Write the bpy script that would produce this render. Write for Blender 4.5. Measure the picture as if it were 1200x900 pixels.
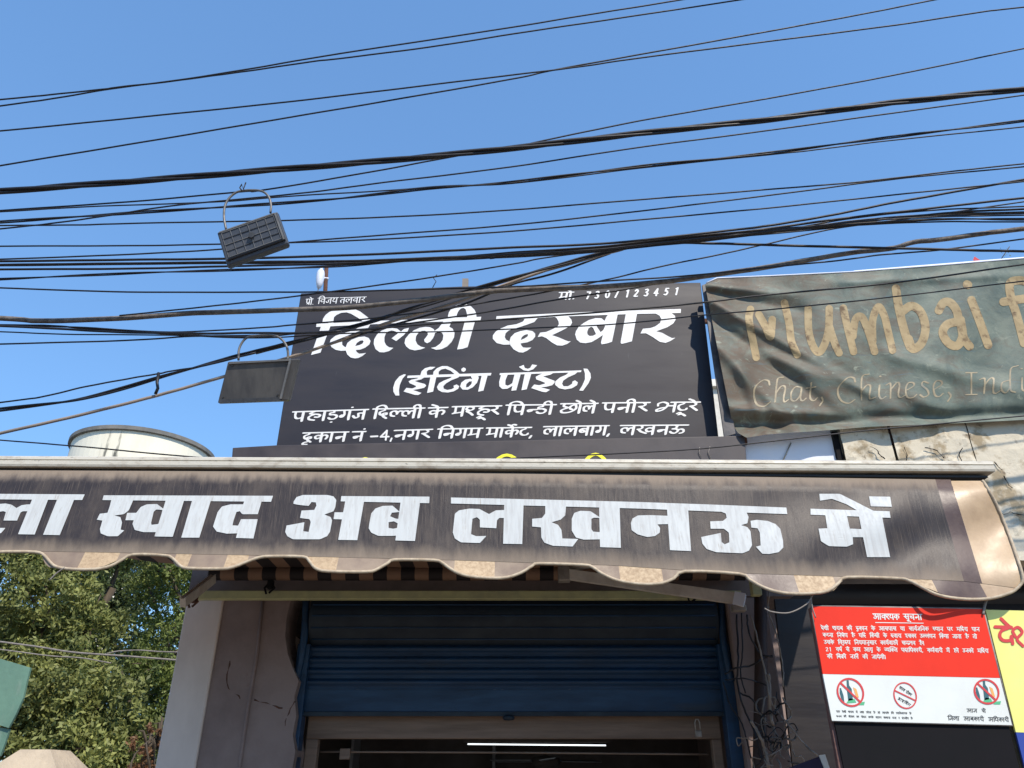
import bpy, bmesh, math, random
import numpy as np
from mathutils import Vector
from mathutils.geometry import tessellate_polygon
random.seed(7); rng = np.random.default_rng(7)
R = math.radians
scene = bpy.context.scene
for o in list(bpy.data.objects): bpy.data.objects.remove(o)

# ---------------------------------------------------------------- camera, sky, sun, exposure
PITCH = R(27.3); EYE = 1.6; FPX = 900.0
cam_d = bpy.data.cameras.new("camera"); cam = bpy.data.objects.new("camera", cam_d)
scene.collection.objects.link(cam); scene.camera = cam
cam.location = (0, 0, EYE); cam.rotation_euler = (R(90) + PITCH, 0, 0)
cam_d.sensor_width = 36; cam_d.lens = 27; cam_d.clip_start = .05; cam_d.clip_end = 2000
SUN_EL, SUN_AZ = R(47), R(28)          # azimuth measured from behind the camera towards the right
w = bpy.data.worlds.new("World"); scene.world = w; w.use_nodes = True
nt = w.node_tree; sky = nt.nodes.new('ShaderNodeTexSky'); sky.sky_type = 'NISHITA'
sky.sun_disc = False; sky.sun_elevation = SUN_EL; sky.sun_rotation = R(180) - SUN_AZ
sky.air_density = 1.3; sky.dust_density = 0; sky.ozone_density = 8
gm = nt.nodes.new('ShaderNodeGamma'); gm.inputs[1].default_value = .6; tn = nt.nodes.new('ShaderNodeMix'); tn.data_type = 'RGBA'; tn.blend_type = 'MULTIPLY'
tn.inputs[0].default_value = 1; tn.inputs[7].default_value = (1.19, 1.69, 2.22, 1)      # one even tint for the whole sky
nt.links.new(sky.outputs[0], gm.inputs[0]); nt.links.new(gm.outputs[0], tn.inputs[6]); nt.links.new(tn.outputs[2], nt.nodes['Background'].inputs[0]); nt.nodes['Background'].inputs[1].default_value = .15
sd = bpy.data.lights.new("sun", 'SUN'); sd.energy = 4.3; sd.angle = R(.5); sd.color = (1, .90, .77)
sun = bpy.data.objects.new("sun", sd); scene.collection.objects.link(sun)
sv = Vector((math.sin(SUN_AZ)*math.cos(SUN_EL), -math.cos(SUN_AZ)*math.cos(SUN_EL), math.sin(SUN_EL)))
sun.rotation_euler = sv.to_track_quat('Z', 'Y').to_euler(); sun.location = (3, -6, 9)
scene.view_settings.view_transform = 'Standard'; scene.view_settings.look = 'None'
scene.view_settings.exposure = .25; scene.view_settings.gamma = 1
scene.cycles.max_bounces = 8

# ---------------------------------------------------------------- helpers
CT, ST = math.cos(PITCH), math.sin(PITCH)
def P(x, y, Y):
    "photo pixel -> point in the world at distance Y along the street normal"
    v = y - 450.0; t = Y/(FPX*CT + v*ST)
    return Vector(((x-600.0)*t, Y, EYE + (FPX*ST - v*CT)*t))
def pxr(w_, y, Y): return w_*Y/(FPX*CT + (y-450)*ST)      # pixel length -> metres
def flat(Y): return lambda x, y: P(x, y, Y)

def tag(o, label=None, cat=None, group=None, kind=None):
    if label: o['label'] = label
    if cat: o['category'] = cat
    if group: o['group'] = group
    if kind: o['kind'] = kind
    return o
def empty(name, loc, label=None, cat=None, group=None):
    o = bpy.data.objects.new(name, None); scene.collection.objects.link(o); o.location = loc
    o.empty_display_size = .1
    return tag(o, label, cat, group)
def rootloc(p):
    v = Vector((0, 0, 0))
    while p is not None: v += p.location; p = p.parent
    return v
def obj(name, verts, faces, mats, parent=None, midx=None, smooth=False, uv=None):
    verts = [Vector(v) for v in verts]
    if parent is None:
        a = np.array([tuple(v) for v in verts]); L = Vector((float(a[:,0].mean()), float(a[:,1].mean()), float(a[:,2].min())))
    else: L = rootloc(parent)
    me = bpy.data.meshes.new(name)
    me.from_pydata([tuple(v - L) for v in verts], [], faces)
    for m in (mats if isinstance(mats, (list, tuple)) else [mats]): me.materials.append(m)
    if midx: me.polygons.foreach_set('material_index', midx)
    if smooth: me.polygons.foreach_set('use_smooth', [True]*len(me.polygons))
    if uv is not None:
        ul = me.uv_layers.new(name='UVMap')
        li = np.empty(len(me.loops), dtype=np.int32); me.loops.foreach_get('vertex_index', li)
        ul.data.foreach_set('uv', np.asarray(uv, dtype=np.float32)[li].ravel())
    me.update()
    o = bpy.data.objects.new(name, me); scene.collection.objects.link(o)
    if parent is None: o.location = L
    else: o.parent = parent
    return o
def bevel(o, w_=.004, seg=2):
    m = o.modifiers.new('bevel', 'BEVEL'); m.width = w_; m.segments = seg; m.limit_method = 'ANGLE'; return o
def box_geo(x0, x1, y0, y1, z0, z1):
    v = [(x, y, z) for z in (z0, z1) for y in (y0, y1) for x in (x0, x1)]
    f = [(0,2,3,1),(4,5,7,6),(0,1,5,4),(2,6,7,3),(0,4,6,2),(1,3,7,5)]
    return v, f
def box(name, a, m, parent=None, bev=0):
    v, f = box_geo(*a); o = obj(name, v, f, m, parent)
    if bev: bevel(o, bev)
    return o
def slab(name, pts, Y, th, m, parent=None, bev=0, back=None):
    "polygon given in photo pixels at depth Y, given a real thickness away from the street"
    n = len(pts); fr = [P(x, y, Y) for x, y in pts]; bk = [p + Vector((0, th, 0)) for p in fr]
    f = [tuple(range(n))[::-1], tuple(range(n, 2*n))] + [(i, (i+1) % n, n+(i+1) % n, n+i) for i in range(n)]
    o = obj(name, fr+bk, f, m, parent)
    bm = bmesh.new(); bm.from_mesh(o.data); bmesh.ops.recalc_face_normals(bm, faces=bm.faces); bm.to_mesh(o.data); bm.free()
    if bev: bevel(o, bev)
    return o
def catmull(pts, n=6):
    pts = [np.array(p, float) for p in pts]
    if len(pts) < 3: return pts
    q = [2*pts[0]-pts[1]] + pts + [2*pts[-1]-pts[-2]]; out = []
    for i in range(1, len(q)-2):
        a, b, c, d = q[i-1], q[i], q[i+1], q[i+2]
        for k in range(n):
            t = k/n
            out.append(.5*((2*b)+(c-a)*t+(2*a-5*b+4*c-d)*t*t+(3*b-a-3*c+d)*t**3))
    out.append(pts[-1]); return out
def tube_geo(path, r, sides=7, cap=True):
    path = [Vector(p) for p in path]; V = []; F = []; n = len(path)
    rr = r if hasattr(r, '__len__') else [r]*n
    prev = None
    for i, p in enumerate(path):
        t = (path[min(i+1, n-1)] - path[max(i-1, 0)])
        if t.length < 1e-9: t = Vector((1, 0, 0))
        t.normalize()
        if prev is None:
            u = t.cross(Vector((0, 0, 1)));
            if u.length < .1: u = t.cross(Vector((0, 1, 0)))
        else: u = prev - t*prev.dot(t)
        u.normalize(); prev = u; v = t.cross(u)
        for k in range(sides):
            a = 2*math.pi*k/sides; V.append(p + (u*math.cos(a)+v*math.sin(a))*rr[i])
    for i in range(n-1):
        for k in range(sides):
            a = i*sides+k; b = i*sides+(k+1) % sides; F.append((a, b, b+sides, a+sides))
    if cap: F.append(tuple(range(sides))[::-1]); F.append(tuple(range((n-1)*sides, n*sides)))
    return V, F
def tube(name, path, r, m, parent=None, sides=7):
    V, F = tube_geo(path, r, sides); return obj(name, V, F, m, parent, smooth=True)
def merge(*gs):
    V = []; F = []
    for v, f in gs:
        b = len(V); V += list(v); F += [tuple(i+b for i in q) for q in f]
    return V, F
def revolve_geo(c, prof, seg=32):
    V = []; F = []; n = len(prof)
    for k in range(seg):
        a = 2*math.pi*k/seg
        for r, z in prof: V.append((c[0]+r*math.cos(a), c[1]+r*math.sin(a), c[2]+z))
    for k in range(seg):
        for i in range(n-1):
            a = k*n+i; b = ((k+1) % seg)*n+i; F.append((a, b, b+1, a+1))
    return V, F

# ---------------------------------------------------------------- materials
def mat(name, c1, c2=None, scale=6, rough=.7, bump=.0, stretch=(1, 1, 1), lo=.4, hi=.65, metal=0, spec=.5, bscale=None, detail=8, c3=None, lo3=.55, hi3=.75, s3=None, st3=None, emit=0):
    m = bpy.data.materials.new(name); m.use_nodes = True; n = m.node_tree; N = n.nodes; L = n.links
    b = N['Principled BSDF']; b.inputs['Roughness'].default_value = rough; b.inputs['Metallic'].default_value = metal
    b.inputs['Specular IOR Level'].default_value = spec
    b.inputs['Base Color'].default_value = (*c1, 1)
    tc = N.new('ShaderNodeTexCoord')
    def noise(sc, st, det=detail):
        mp = N.new('ShaderNodeMapping'); mp.inputs['Scale'].default_value = st
        L.new(tc.outputs['Object'], mp.inputs[0]); q = N.new('ShaderNodeTexNoise'); q.inputs['Scale'].default_value = sc
        q.inputs['Detail'].default_value = det; q.inputs['Roughness'].default_value = .62; L.new(mp.outputs[0], q.inputs['Vector']); return q
    def ramp(src, lo_, hi_):
        r = N.new('ShaderNodeMapRange'); r.inputs[1].default_value = lo_; r.inputs[2].default_value = hi_; L.new(src, r.inputs[0]); return r.outputs[0]
    def mix(fac, a, bcol):
        x = N.new('ShaderNodeMix'); x.data_type = 'RGBA'; L.new(fac, x.inputs[0])
        if isinstance(a, tuple): x.inputs[6].default_value = (*a, 1)
        else: L.new(a, x.inputs[6])
        x.inputs[7].default_value = (*bcol, 1); return x.outputs[2]
    col = c1
    if c2 is not None:
        q = noise(scale, stretch); col = mix(ramp(q.outputs[0], lo, hi), c1, c2)
        rr = N.new('ShaderNodeMapRange'); rr.inputs[1].default_value = .3; rr.inputs[2].default_value = .7
        rr.inputs[3].default_value = max(.05, rough-.12); rr.inputs[4].default_value = min(1, rough+.12)
        L.new(q.outputs[0], rr.inputs[0]); L.new(rr.outputs[0], b.inputs['Roughness'])
    if c3 is not None:
        q3 = noise(s3 or scale*.6, st3 or stretch); col = mix(ramp(q3.outputs[0], lo3, hi3), col, c3)
    if not isinstance(col, tuple): L.new(col, b.inputs['Base Color'])
    if bump:
        q2 = noise(bscale or scale*4, stretch); bp = N.new('ShaderNodeBump'); bp.inputs['Strength'].default_value = bump
        bp.inputs['Distance'].default_value = .01; L.new(q2.outputs[0], bp.inputs['Height']); L.new(bp.outputs[0], b.inputs['Normal'])
    if emit: b.inputs['Emission Color'].default_value = (*c1, 1); b.inputs['Emission Strength'].default_value = emit
    return m
M = {}
M['asphalt'] = mat('dusty_road', (.13,.10,.072), (.19,.15,.11), 3, .9, .3)
M['paving'] = mat('paving', (.30,.24,.18), (.2,.16,.12), 4, .9, .3)
M['white_letter'] = mat('white_letter', (.80,.80,.79), (.70,.69,.67), 9, .5)
M['banner_letter'] = mat('banner_letter', (.56,.58,.57), (.45,.45,.44), 60, .6, .05, stretch=(1,1,.05), lo=.45, hi=.75, c3=(.33,.28,.23), lo3=.60, hi3=.8, s3=80, spec=.3)
M['sign_black'] = mat('sign_black', (.026,.024,.030), (.033,.030,.036), 2.5, .5, .03, stretch=(.4,1,2), c3=(.075,.075,.08), lo3=.66, hi3=.78, s3=7, st3=(5,1,.8), spec=.35)
M['sign_edge'] = mat('sign_edge', (.05,.05,.055), (.12,.11,.11), 12, .5)
M['strip_black'] = mat('strip_black', (.040,.032,.034), (.060,.050,.052), 3, .5, .05)
M['yellow_letter'] = mat('yellow_letter', (.85,.78,.03), rough=.5)
M['bar_white'] = mat('bar_white', (.56,.52,.43), (.36,.31,.24), 12, .45, .15, stretch=(1,1,2), lo=.5, hi=.7, c3=(.12,.10,.08), lo3=.63, hi3=.75, s3=30)
M['bar_shadow'] = mat('bar_shadow', (.02,.02,.02), rough=.6)  # near-black colour standing for the shadow under the front bar
M['plaster'] = mat('plaster', (.27,.205,.185), (.21,.155,.14), 3, .85, .3, c3=(.20,.11,.08), lo3=.66, hi3=.74, s3=3.5)
M['plaster_white'] = mat('plaster_white', (.74,.64,.57), (.62,.53,.47), 2.5, .8, .2, stretch=(1,1,.5))
M['soffit'] = mat('soffit', (.21,.165,.155), (.16,.13,.12), 4, .85, .2)
M['rust'] = mat('rust', (.12,.05,.03), (.06,.03,.02), 16, .9, .5)
M['pale_green'] = mat('pale_green', (.50,.50,.25), (.38,.38,.22), 8, .55, .1)
M['shutter_blue'] = mat('shutter_blue', (.006,.045,.115), (.005,.030,.075), 5, .5, .1, stretch=(.4,1,2), c3=(.03,.04,.05), lo3=.55, hi3=.8, s3=3)
M['drum_blue'] = mat('drum_blue', (.010,.024,.040), (.007,.016,.030), 4, .6, .1)
M['beige_wood'] = mat('beige_wood', (.24,.165,.12), (.17,.12,.09), 6, .7, .2, stretch=(.3,1,4))
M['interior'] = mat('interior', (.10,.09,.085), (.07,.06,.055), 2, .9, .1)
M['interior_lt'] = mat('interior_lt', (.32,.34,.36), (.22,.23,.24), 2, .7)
M['black_sheet'] = mat('black_sheet', (.013,.010,.012), (.02,.016,.017), 3, .5, .1, stretch=(.4,1,3))
M['black_plain'] = mat('black_plain', (.006,.006,.007), (.010,.009,.011), 3, .75, spec=.15)
M['cable'] = mat('cable_black', (.011,.011,.015), (.018,.018,.022), 20, .5, spec=.4)
M['cable_grey'] = mat('cable_grey', (.17,.15,.135), (.085,.075,.068), 25, .75, .3)
M['cable_tan'] = mat('cable_tan', (.30,.235,.185), (.20,.18,.16), 3, .7, .2)
M['cable_pale'] = mat('cable_pale', (.27,.24,.21), (.16,.14,.13), 14, .7, .2)
M['lamp_black'] = mat('lamp_black', (.045,.048,.055), (.075,.08,.09), 9, .55, .15)
M['lamp_grey'] = mat('lamp_grey', (.10,.095,.09), (.055,.053,.055), 5, .5, .1, stretch=(2,1,.5))
M['lamp_edge'] = mat('lamp_edge', (.20,.20,.20), (.12,.12,.12), 9, .5)
M['bail_steel'] = mat('bail_steel', (.17,.16,.15), (.09,.085,.08), 14, .5, metal=.3)
M['steel'] = mat('steel', (.42,.38,.33), (.25,.22,.19), 10, .5, .1, metal=.4)
M['lamp_blue'] = mat('lamp_blue_grey', (.05,.062,.085), (.07,.08,.10), 9, .6, .1)
M['fin'] = mat('fin', (.055,.06,.075), (.08,.085,.10), 9, .6, .1)
M['red'] = mat('notice_red', (.80,.040,.018), (.72,.035,.018), 3, .55, .0, spec=.2)
M['notice_white'] = mat('notice_white', (.75,.77,.72), (.68,.69,.64), 3, .4, spec=.4)
M['icon_red'] = mat('icon_red', (.62,.05,.05), rough=.5)
M['icon_green'] = mat('icon_green', (.10,.45,.22), rough=.5)
M['icon_teal'] = mat('icon_teal', (.04,.12,.14), rough=.5)
M['icon_orange'] = mat('icon_orange', (.85,.40,.12), rough=.5)
M['print_black'] = mat('print_black', (.05,.05,.05), rough=.6)
M['yellow_board'] = mat('yellow_board', (.82,.80,.22), (.76,.74,.26), 3, .4)
M['blue_board'] = mat('blue_board', (.03,.06,.30), rough=.4)
M['brown_pipe'] = mat('brown_pipe', (.035,.018,.014), (.055,.03,.022), 14, .7, .3)
M['brown_pole'] = mat('brown_pole', (.20,.10,.08), (.12,.06,.05), 14, .7, .3)
M['olive_pole'] = mat('olive_pole', (.16,.12,.06), (.09,.07,.04), 14, .7, .3)
M['tank'] = mat('tank_plaster', (.80,.76,.62), (.66,.60,.46), .5, .85, .2, stretch=(1,1,.6), lo=.5, hi=.75, c3=(.12,.12,.10), lo3=.575, hi3=.63, s3=.9, st3=(1.2,1.2,.14))
M['tank_rim'] = mat('tank_rim', (.13,.13,.12), (.22,.21,.19), 1.5, .9, .2)
M['peel'] = mat('peeling_plaster', (.62,.56,.44), (.36,.29,.19), 3.4, .9, .9, lo=.52, hi=.60, c3=(.16,.12,.08), lo3=.60, hi3=.68, s3=6, bscale=9, detail=14)
M['cream_wall'] = mat('cream_wall', (.75,.72,.64), (.62,.58,.50), 4, .8, .2)
M['panel_white'] = mat('panel_white', (.66,.70,.80), (.72,.74,.80), 3, .5)
M['green_sheet'] = mat('green_sheet', (.15,.27,.19), (.10,.19,.14), 5, .6, .2, c3=(.30,.34,.28), lo3=.55, hi3=.75, s3=3, st3=(2,1,.6))
M['sandstone'] = mat('sandstone', (.50,.40,.28), (.36,.29,.21), 8, .9, .5)
M['bark'] = mat('bark', (.10,.075,.05), (.06,.045,.03), 14, .9, .6, stretch=(1,1,.25))
M['pale_bark'] = mat('pale_bark', (.55,.53,.45), (.36,.33,.26), 3, .9, .3)
M['petal_red'] = mat('red_rag', (.55,.06,.07), rough=.8)
M['skyline'] = mat('far_facade', (.55,.53,.50), (.45,.43,.40), 2, .85)
def leafmat(name, a, b):
    m = bpy.data.materials.new(name); m.use_nodes = True; N = m.node_tree.nodes; L = m.node_tree.links
    p = N['Principled BSDF']; p.inputs['Roughness'].default_value = .6
    g = N.new('ShaderNodeNewGeometry'); r = N.new('ShaderNodeValToRGB')
    r.color_ramp.elements[0].color = (*a, 1); r.color_ramp.elements[1].color = (*b, 1)
    tc = N.new('ShaderNodeTexCoord'); q = N.new('ShaderNodeTexNoise'); q.inputs['Scale'].default_value = 1.1; q.inputs['Detail'].default_value = 3
    L.new(tc.outputs['Object'], q.inputs['Vector'])
    ad = N.new('ShaderNodeMath'); ad.operation = 'MULTIPLY_ADD'; ad.inputs[1].default_value = .55
    L.new(g.outputs['Random Per Island'], ad.inputs[0]); sb = N.new('ShaderNodeMapRange'); sb.inputs[1].default_value = .35; sb.inputs[2].default_value = .65; sb.inputs[4].default_value = .45
    L.new(q.outputs[0], sb.inputs[0]); L.new(sb.outputs[0], ad.inputs[2])
    L.new(ad.outputs[0], r.inputs[0]); L.new(r.outputs[0], p.inputs['Base Color'])
    tr = N.new('ShaderNodeBsdfTranslucent'); L.new(r.outputs[0], tr.inputs[0]); mx = N.new('ShaderNodeMixShader'); mx.inputs[0].default_value = .3
    L.new(p.outputs[0], mx.inputs[1]); L.new(tr.outputs[0], mx.inputs[2]); L.new(mx.outputs[0], N['Material Output'].inputs[0])
    return m
M['leaf_olive'] = leafmat('leaf_olive', (.03,.048,.010), (.39,.41,.12))
M['leaf_green'] = leafmat('leaf_green', (.03,.055,.012), (.28,.34,.085))
M['leaf_dark'] = leafmat('leaf_dark', (.02,.035,.01), (.09,.12,.035))  # dark leaf colour for the tree added to darken the olive crown's gaps
M['leaf_rust'] = leafmat('leaf_rust', (.10,.07,.03), (.30,.14,.07))

def banner_mat():
    "black vinyl valance: dusty towards hem and top roll, rain-washed vertical streaks, fine weave"
    m = bpy.data.materials.new('valance_vinyl'); m.use_nodes = True; N = m.node_tree.nodes; L = m.node_tree.links
    b = N['Principled BSDF']; uv = N.new('ShaderNodeUVMap'); sx = N.new('ShaderNodeSeparateXYZ'); L.new(uv.outputs[0], sx.inputs[0])
    def noise(st, sc, det=6):
        mp = N.new('ShaderNodeMapping'); mp.inputs['Scale'].default_value = st; L.new(uv.outputs[0], mp.inputs[0])
        q = N.new('ShaderNodeTexNoise'); q.inputs['Scale'].default_value = sc; q.inputs['Detail'].default_value = det; q.inputs['Roughness'].default_value = .6
        L.new(mp.outputs[0], q.inputs['Vector']); return q.outputs[0]
    def mr(src, a, b_, c=0., d=1.):
        r = N.new('ShaderNodeMapRange'); r.interpolation_type = 'SMOOTHSTEP'
        for k, v in enumerate((a, b_, c, d)): r.inputs[k+1].default_value = v
        L.new(src, r.inputs[0]); return r.outputs[0]
    def ma(op, a, b_):
        q = N.new('ShaderNodeMath'); q.operation = op
        for k, v in enumerate((a, b_)):
            if isinstance(v, (int, float)): q.inputs[k].default_value = v
            else: L.new(v, q.inputs[k])
        return q.outputs[0]
    wob = ma('MULTIPLY', ma('SUBTRACT', noise((1, .3, 1), 9), .5), .22)
    v = ma('ADD', sx.outputs[1], wob)
    hem = mr(v, .78, 1.02); top = mr(v, .17, .01)
    edge = ma('MAXIMUM', hem, top)
    streak = mr(noise((1, .03, 1), 70, 9), .52, .74)
    streak2 = mr(noise((1, .02, 1), 120, 4), .52, .75)
    blot = mr(noise((1, .5, 1), 3, 6), .42, .66, 0, .22)
    d = ma('MAXIMUM', edge, ma('MULTIPLY', streak, .42)); d = ma('MAXIMUM', d, ma('MULTIPLY', streak2, .5)); d = ma('MAXIMUM', d, blot)
    x = N.new('ShaderNodeMix'); x.data_type = 'RGBA'; x.inputs[6].default_value = (.034, .027, .027, 1); x.inputs[7].default_value = (.225, .178, .135, 1)
    L.new(d, x.inputs[0]); L.new(x.outputs[2], b.inputs['Base Color'])
    b.inputs['Specular IOR Level'].default_value = .3; L.new(mr(d, 0, 1, .42, .7), b.inputs['Roughness'])
    wv = noise((1, .45, 1), 260, 2); wn = noise((1, .25, 1), 5, 3); wa = ma('ADD', ma('MULTIPLY', wv, .12), wn)
    bp = N.new('ShaderNodeBump'); bp.inputs['Strength'].default_value = .35; bp.inputs['Distance'].default_value = .02
    L.new(wa, bp.inputs['Height']); L.new(bp.outputs[0], b.inputs['Normal'])
    return m
M['valance'] = banner_mat()
M['vinyl_brown'] = mat('vinyl_brown', (.085,.055,.050), (.14,.10,.085), 6, .46, .15, spec=.35)
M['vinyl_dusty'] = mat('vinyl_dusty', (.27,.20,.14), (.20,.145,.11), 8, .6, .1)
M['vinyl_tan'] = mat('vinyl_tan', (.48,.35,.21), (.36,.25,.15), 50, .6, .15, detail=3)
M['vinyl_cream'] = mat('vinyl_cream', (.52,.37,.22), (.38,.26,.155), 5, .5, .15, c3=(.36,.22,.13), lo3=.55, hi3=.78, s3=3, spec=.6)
M['piping'] = mat('piping', (.50,.41,.29), (.36,.28,.19), 25, .7, .2)
def stripe_mat():
    m = bpy.data.materials.new('awning_stripes'); m.use_nodes = True; N = m.node_tree.nodes; L = m.node_tree.links
    b = N['Principled BSDF']; b.inputs['Roughness'].default_value = .75
    uv = N.new('ShaderNodeUVMap'); sx = N.new('ShaderNodeSeparateXYZ'); L.new(uv.outputs[0], sx.inputs[0])
    fr = N.new('ShaderNodeMath'); fr.operation = 'FRACT'; L.new(sx.outputs[0], fr.inputs[0])
    gt = N.new('ShaderNodeMath'); gt.operation = 'GREATER_THAN'; gt.inputs[1].default_value = .5; L.new(fr.outputs[0], gt.inputs[0])
    x = N.new('ShaderNodeMix'); x.data_type = 'RGBA'; x.inputs[6].default_value = (.02, .014, .015, 1); x.inputs[7].default_value = (.26, .155, .10, 1)
    L.new(gt.outputs[0], x.inputs[0]); L.new(x.outputs[2], b.inputs['Base Color'])
    tr = N.new('ShaderNodeBsdfTranslucent'); L.new(x.outputs[2], tr.inputs[0]); mx = N.new('ShaderNodeMixShader'); mx.inputs[0].default_value = .15
    L.new(b.outputs[0], mx.inputs[1]); L.new(tr.outputs[0], mx.inputs[2]); L.new(mx.outputs[0], N['Material Output'].inputs[0])
    return m
M['stripes'] = stripe_mat()
def oldbanner_mat():
    m = bpy.data.materials.new('faded_flex'); m.use_nodes = True; N = m.node_tree.nodes; L = m.node_tree.links
    b = N['Principled BSDF']; b.inputs['Roughness'].default_value = .56; b.inputs['Specular IOR Level'].default_value = .25
    uv = N.new('ShaderNodeUVMap')
    def noise(st, sc, det=8, rot=0, dist=0):
        mp = N.new('ShaderNodeMapping'); mp.inputs['Scale'].default_value = st; mp.inputs['Rotation'].default_value = (0, 0, rot); L.new(uv.outputs[0], mp.inputs[0])
        q = N.new('ShaderNodeTexNoise'); q.inputs['Scale'].default_value = sc; q.inputs['Detail'].default_value = det; q.inputs['Roughness'].default_value = .68; q.inputs['Distortion'].default_value = dist
        L.new(mp.outputs[0], q.inputs['Vector']); return q.outputs[0]
    def mr(src, a, b_):
        r = N.new('ShaderNodeMapRange'); r.inputs[1].default_value = a; r.inputs[2].default_value = b_; L.new(src, r.inputs[0]); return r.outputs[0]
    def mix(f, a, c):
        x = N.new('ShaderNodeMix'); x.data_type = 'RGBA'; L.new(f, x.inputs[0])
        if isinstance(a, tuple): x.inputs[6].default_value = (*a, 1)
        else: L.new(a, x.inputs[6])
        x.inputs[7].default_value = (*c, 1); return x.outputs[2]
    sx = N.new('ShaderNodeSeparateXYZ'); L.new(uv.outputs[0], sx.inputs[0])
    c = mix(mr(noise((1, 1, 1), 3, 8, .4, .6), .40, .62), (.095, .128, .113), (.175, .208, .17))
    lf = N.new('ShaderNodeMath'); lf.operation = 'MULTIPLY_ADD'; L.new(sx.outputs[0], lf.inputs[0]); lf.inputs[1].default_value = -.115; L.new(noise((1, 1.6, 1), 4, 10, .5, .8), lf.inputs[2])
    c = mix(mr(lf.outputs[0], .08, .36), c, (.115, .088, .064))
    c = mix(mr(noise((1, 1.4, 1), 7, 12, 0, 1.2), .60, .70), c, (.27, .30, .24))
    c = mix(mr(noise((.4, 3, 1), 9, 8, -.5, .6), .60, .72), c, (.10, .155, .175))
    L.new(c, b.inputs['Base Color'])
    bp = N.new('ShaderNodeBump'); bp.inputs['Strength'].default_value = .15; bp.inputs['Distance'].default_value = .02
    L.new(noise((1, 1, 1), 14, 6, 0, .5), bp.inputs['Height']); L.new(bp.outputs[0], b.inputs['Normal'])
    return m
M['flex'] = oldbanner_mat()
M['flex_letter'] = mat('flex_letter', (.42,.325,.18), (.33,.25,.14), 8, .7, .1, c3=(.14,.095,.055), lo3=.52, hi3=.66, s3=11, detail=12, spec=.25)
M['flex_small'] = mat('flex_small', (.34,.28,.17), (.24,.20,.13), 12, .55, .1, c3=(.20,.20,.16), lo3=.55, hi3=.7, s3=9)

# ---------------------------------------------------------------- lettering: strokes / outlines -> clean contours -> mesh
def chaikin(poly):
    n = len(poly); out = []
    for i in range(n):
        a, b, c = (np.array(poly[(i+k) % n], float) for k in (-1, 0, 1))
        u, v = b-a, c-b; lu, lv = np.hypot(*u), np.hypot(*v)
        cs = np.dot(u, v)/max(lu*lv, 1e-9)
        if cs > .62: out += [b-u*.25, b*.78+(a+c)*.11 if False else b*.9+(b-u*.25+b+v*.25)*.05, b+v*.25]
        else: out.append(b)
    return out
def seg_field(F, X, Y, pts, A, scale):
    T = lambda p: (A[0][0]*p[0]+A[0][1]*p[1], A[1][0]*p[0]+A[1][1]*p[1])
    x0, x1, y0, y1, h = GRID
    for i in range(max(1, len(pts)-1)):
        p, q = pts[i], pts[min(i+1, len(pts)-1)]; mrg = scale*1.6
        ia, ib = int((min(p[0], q[0])-mrg-x0)/h), int((max(p[0], q[0])+mrg-x0)/h)+2
        ja, jb = int((min(p[1], q[1])-mrg-y0)/h), int((max(p[1], q[1])+mrg-y0)/h)+2
        ia, ja = max(ia, 0), max(ja, 0)
        if ia >= ib or ja >= jb: continue
        xs, ys = X[ja:jb, ia:ib], Y[ja:jb, ia:ib]
        if xs.size == 0: continue
        a = T(p); b = T(q); gx = A[0][0]*xs+A[0][1]*ys; gy = A[1][0]*xs+A[1][1]*ys
        dx, dy = b[0]-a[0], b[1]-a[1]; L2 = dx*dx+dy*dy
        t = np.clip(((gx-a[0])*dx+(gy-a[1])*dy)/L2, 0, 1) if L2 > 1e-12 else 0
        d = np.hypot(gx-a[0]-t*dx, gy-a[1]-t*dy)
        F[ja:jb, ia:ib] = np.maximum(F[ja:jb, ia:ib], (1-d)*scale)
def poly_field(F, X, Y, poly, holes=()):
    x0, x1, y0, y1, h = GRID
    a = np.array(poly); m = 2.0
    ia, ib = max(0, int((a[:,0].min()-m-x0)/h)), int((a[:,0].max()+m-x0)/h)+2
    ja, jb = max(0, int((a[:,1].min()-m-y0)/h)), int((a[:,1].max()+m-y0)/h)+2
    xs, ys = X[ja:jb, ia:ib], Y[ja:jb, ia:ib]
    def sd(pl):
        ins = np.zeros(xs.shape, bool); dm = np.full(xs.shape, 1e9)
        for i in range(len(pl)):
            p, q = pl[i], pl[(i+1) % len(pl)]; dx, dy = q[0]-p[0], q[1]-p[1]; L2 = dx*dx+dy*dy+1e-12
            t = np.clip(((xs-p[0])*dx+(ys-p[1])*dy)/L2, 0, 1); dm = np.minimum(dm, np.hypot(xs-p[0]-t*dx, ys-p[1]-t*dy))
            if dy != 0:
                c = ((p[1] > ys) != (q[1] > ys)) & (xs < dx*(ys-p[1])/dy+p[0]); ins ^= c
        return np.where(ins, dm, -dm)
    s = sd(poly)
    for hl in holes: s = np.minimum(s, -sd(hl))
    F[ja:jb, ia:ib] = np.maximum(F[ja:jb, ia:ib], s)
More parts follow.
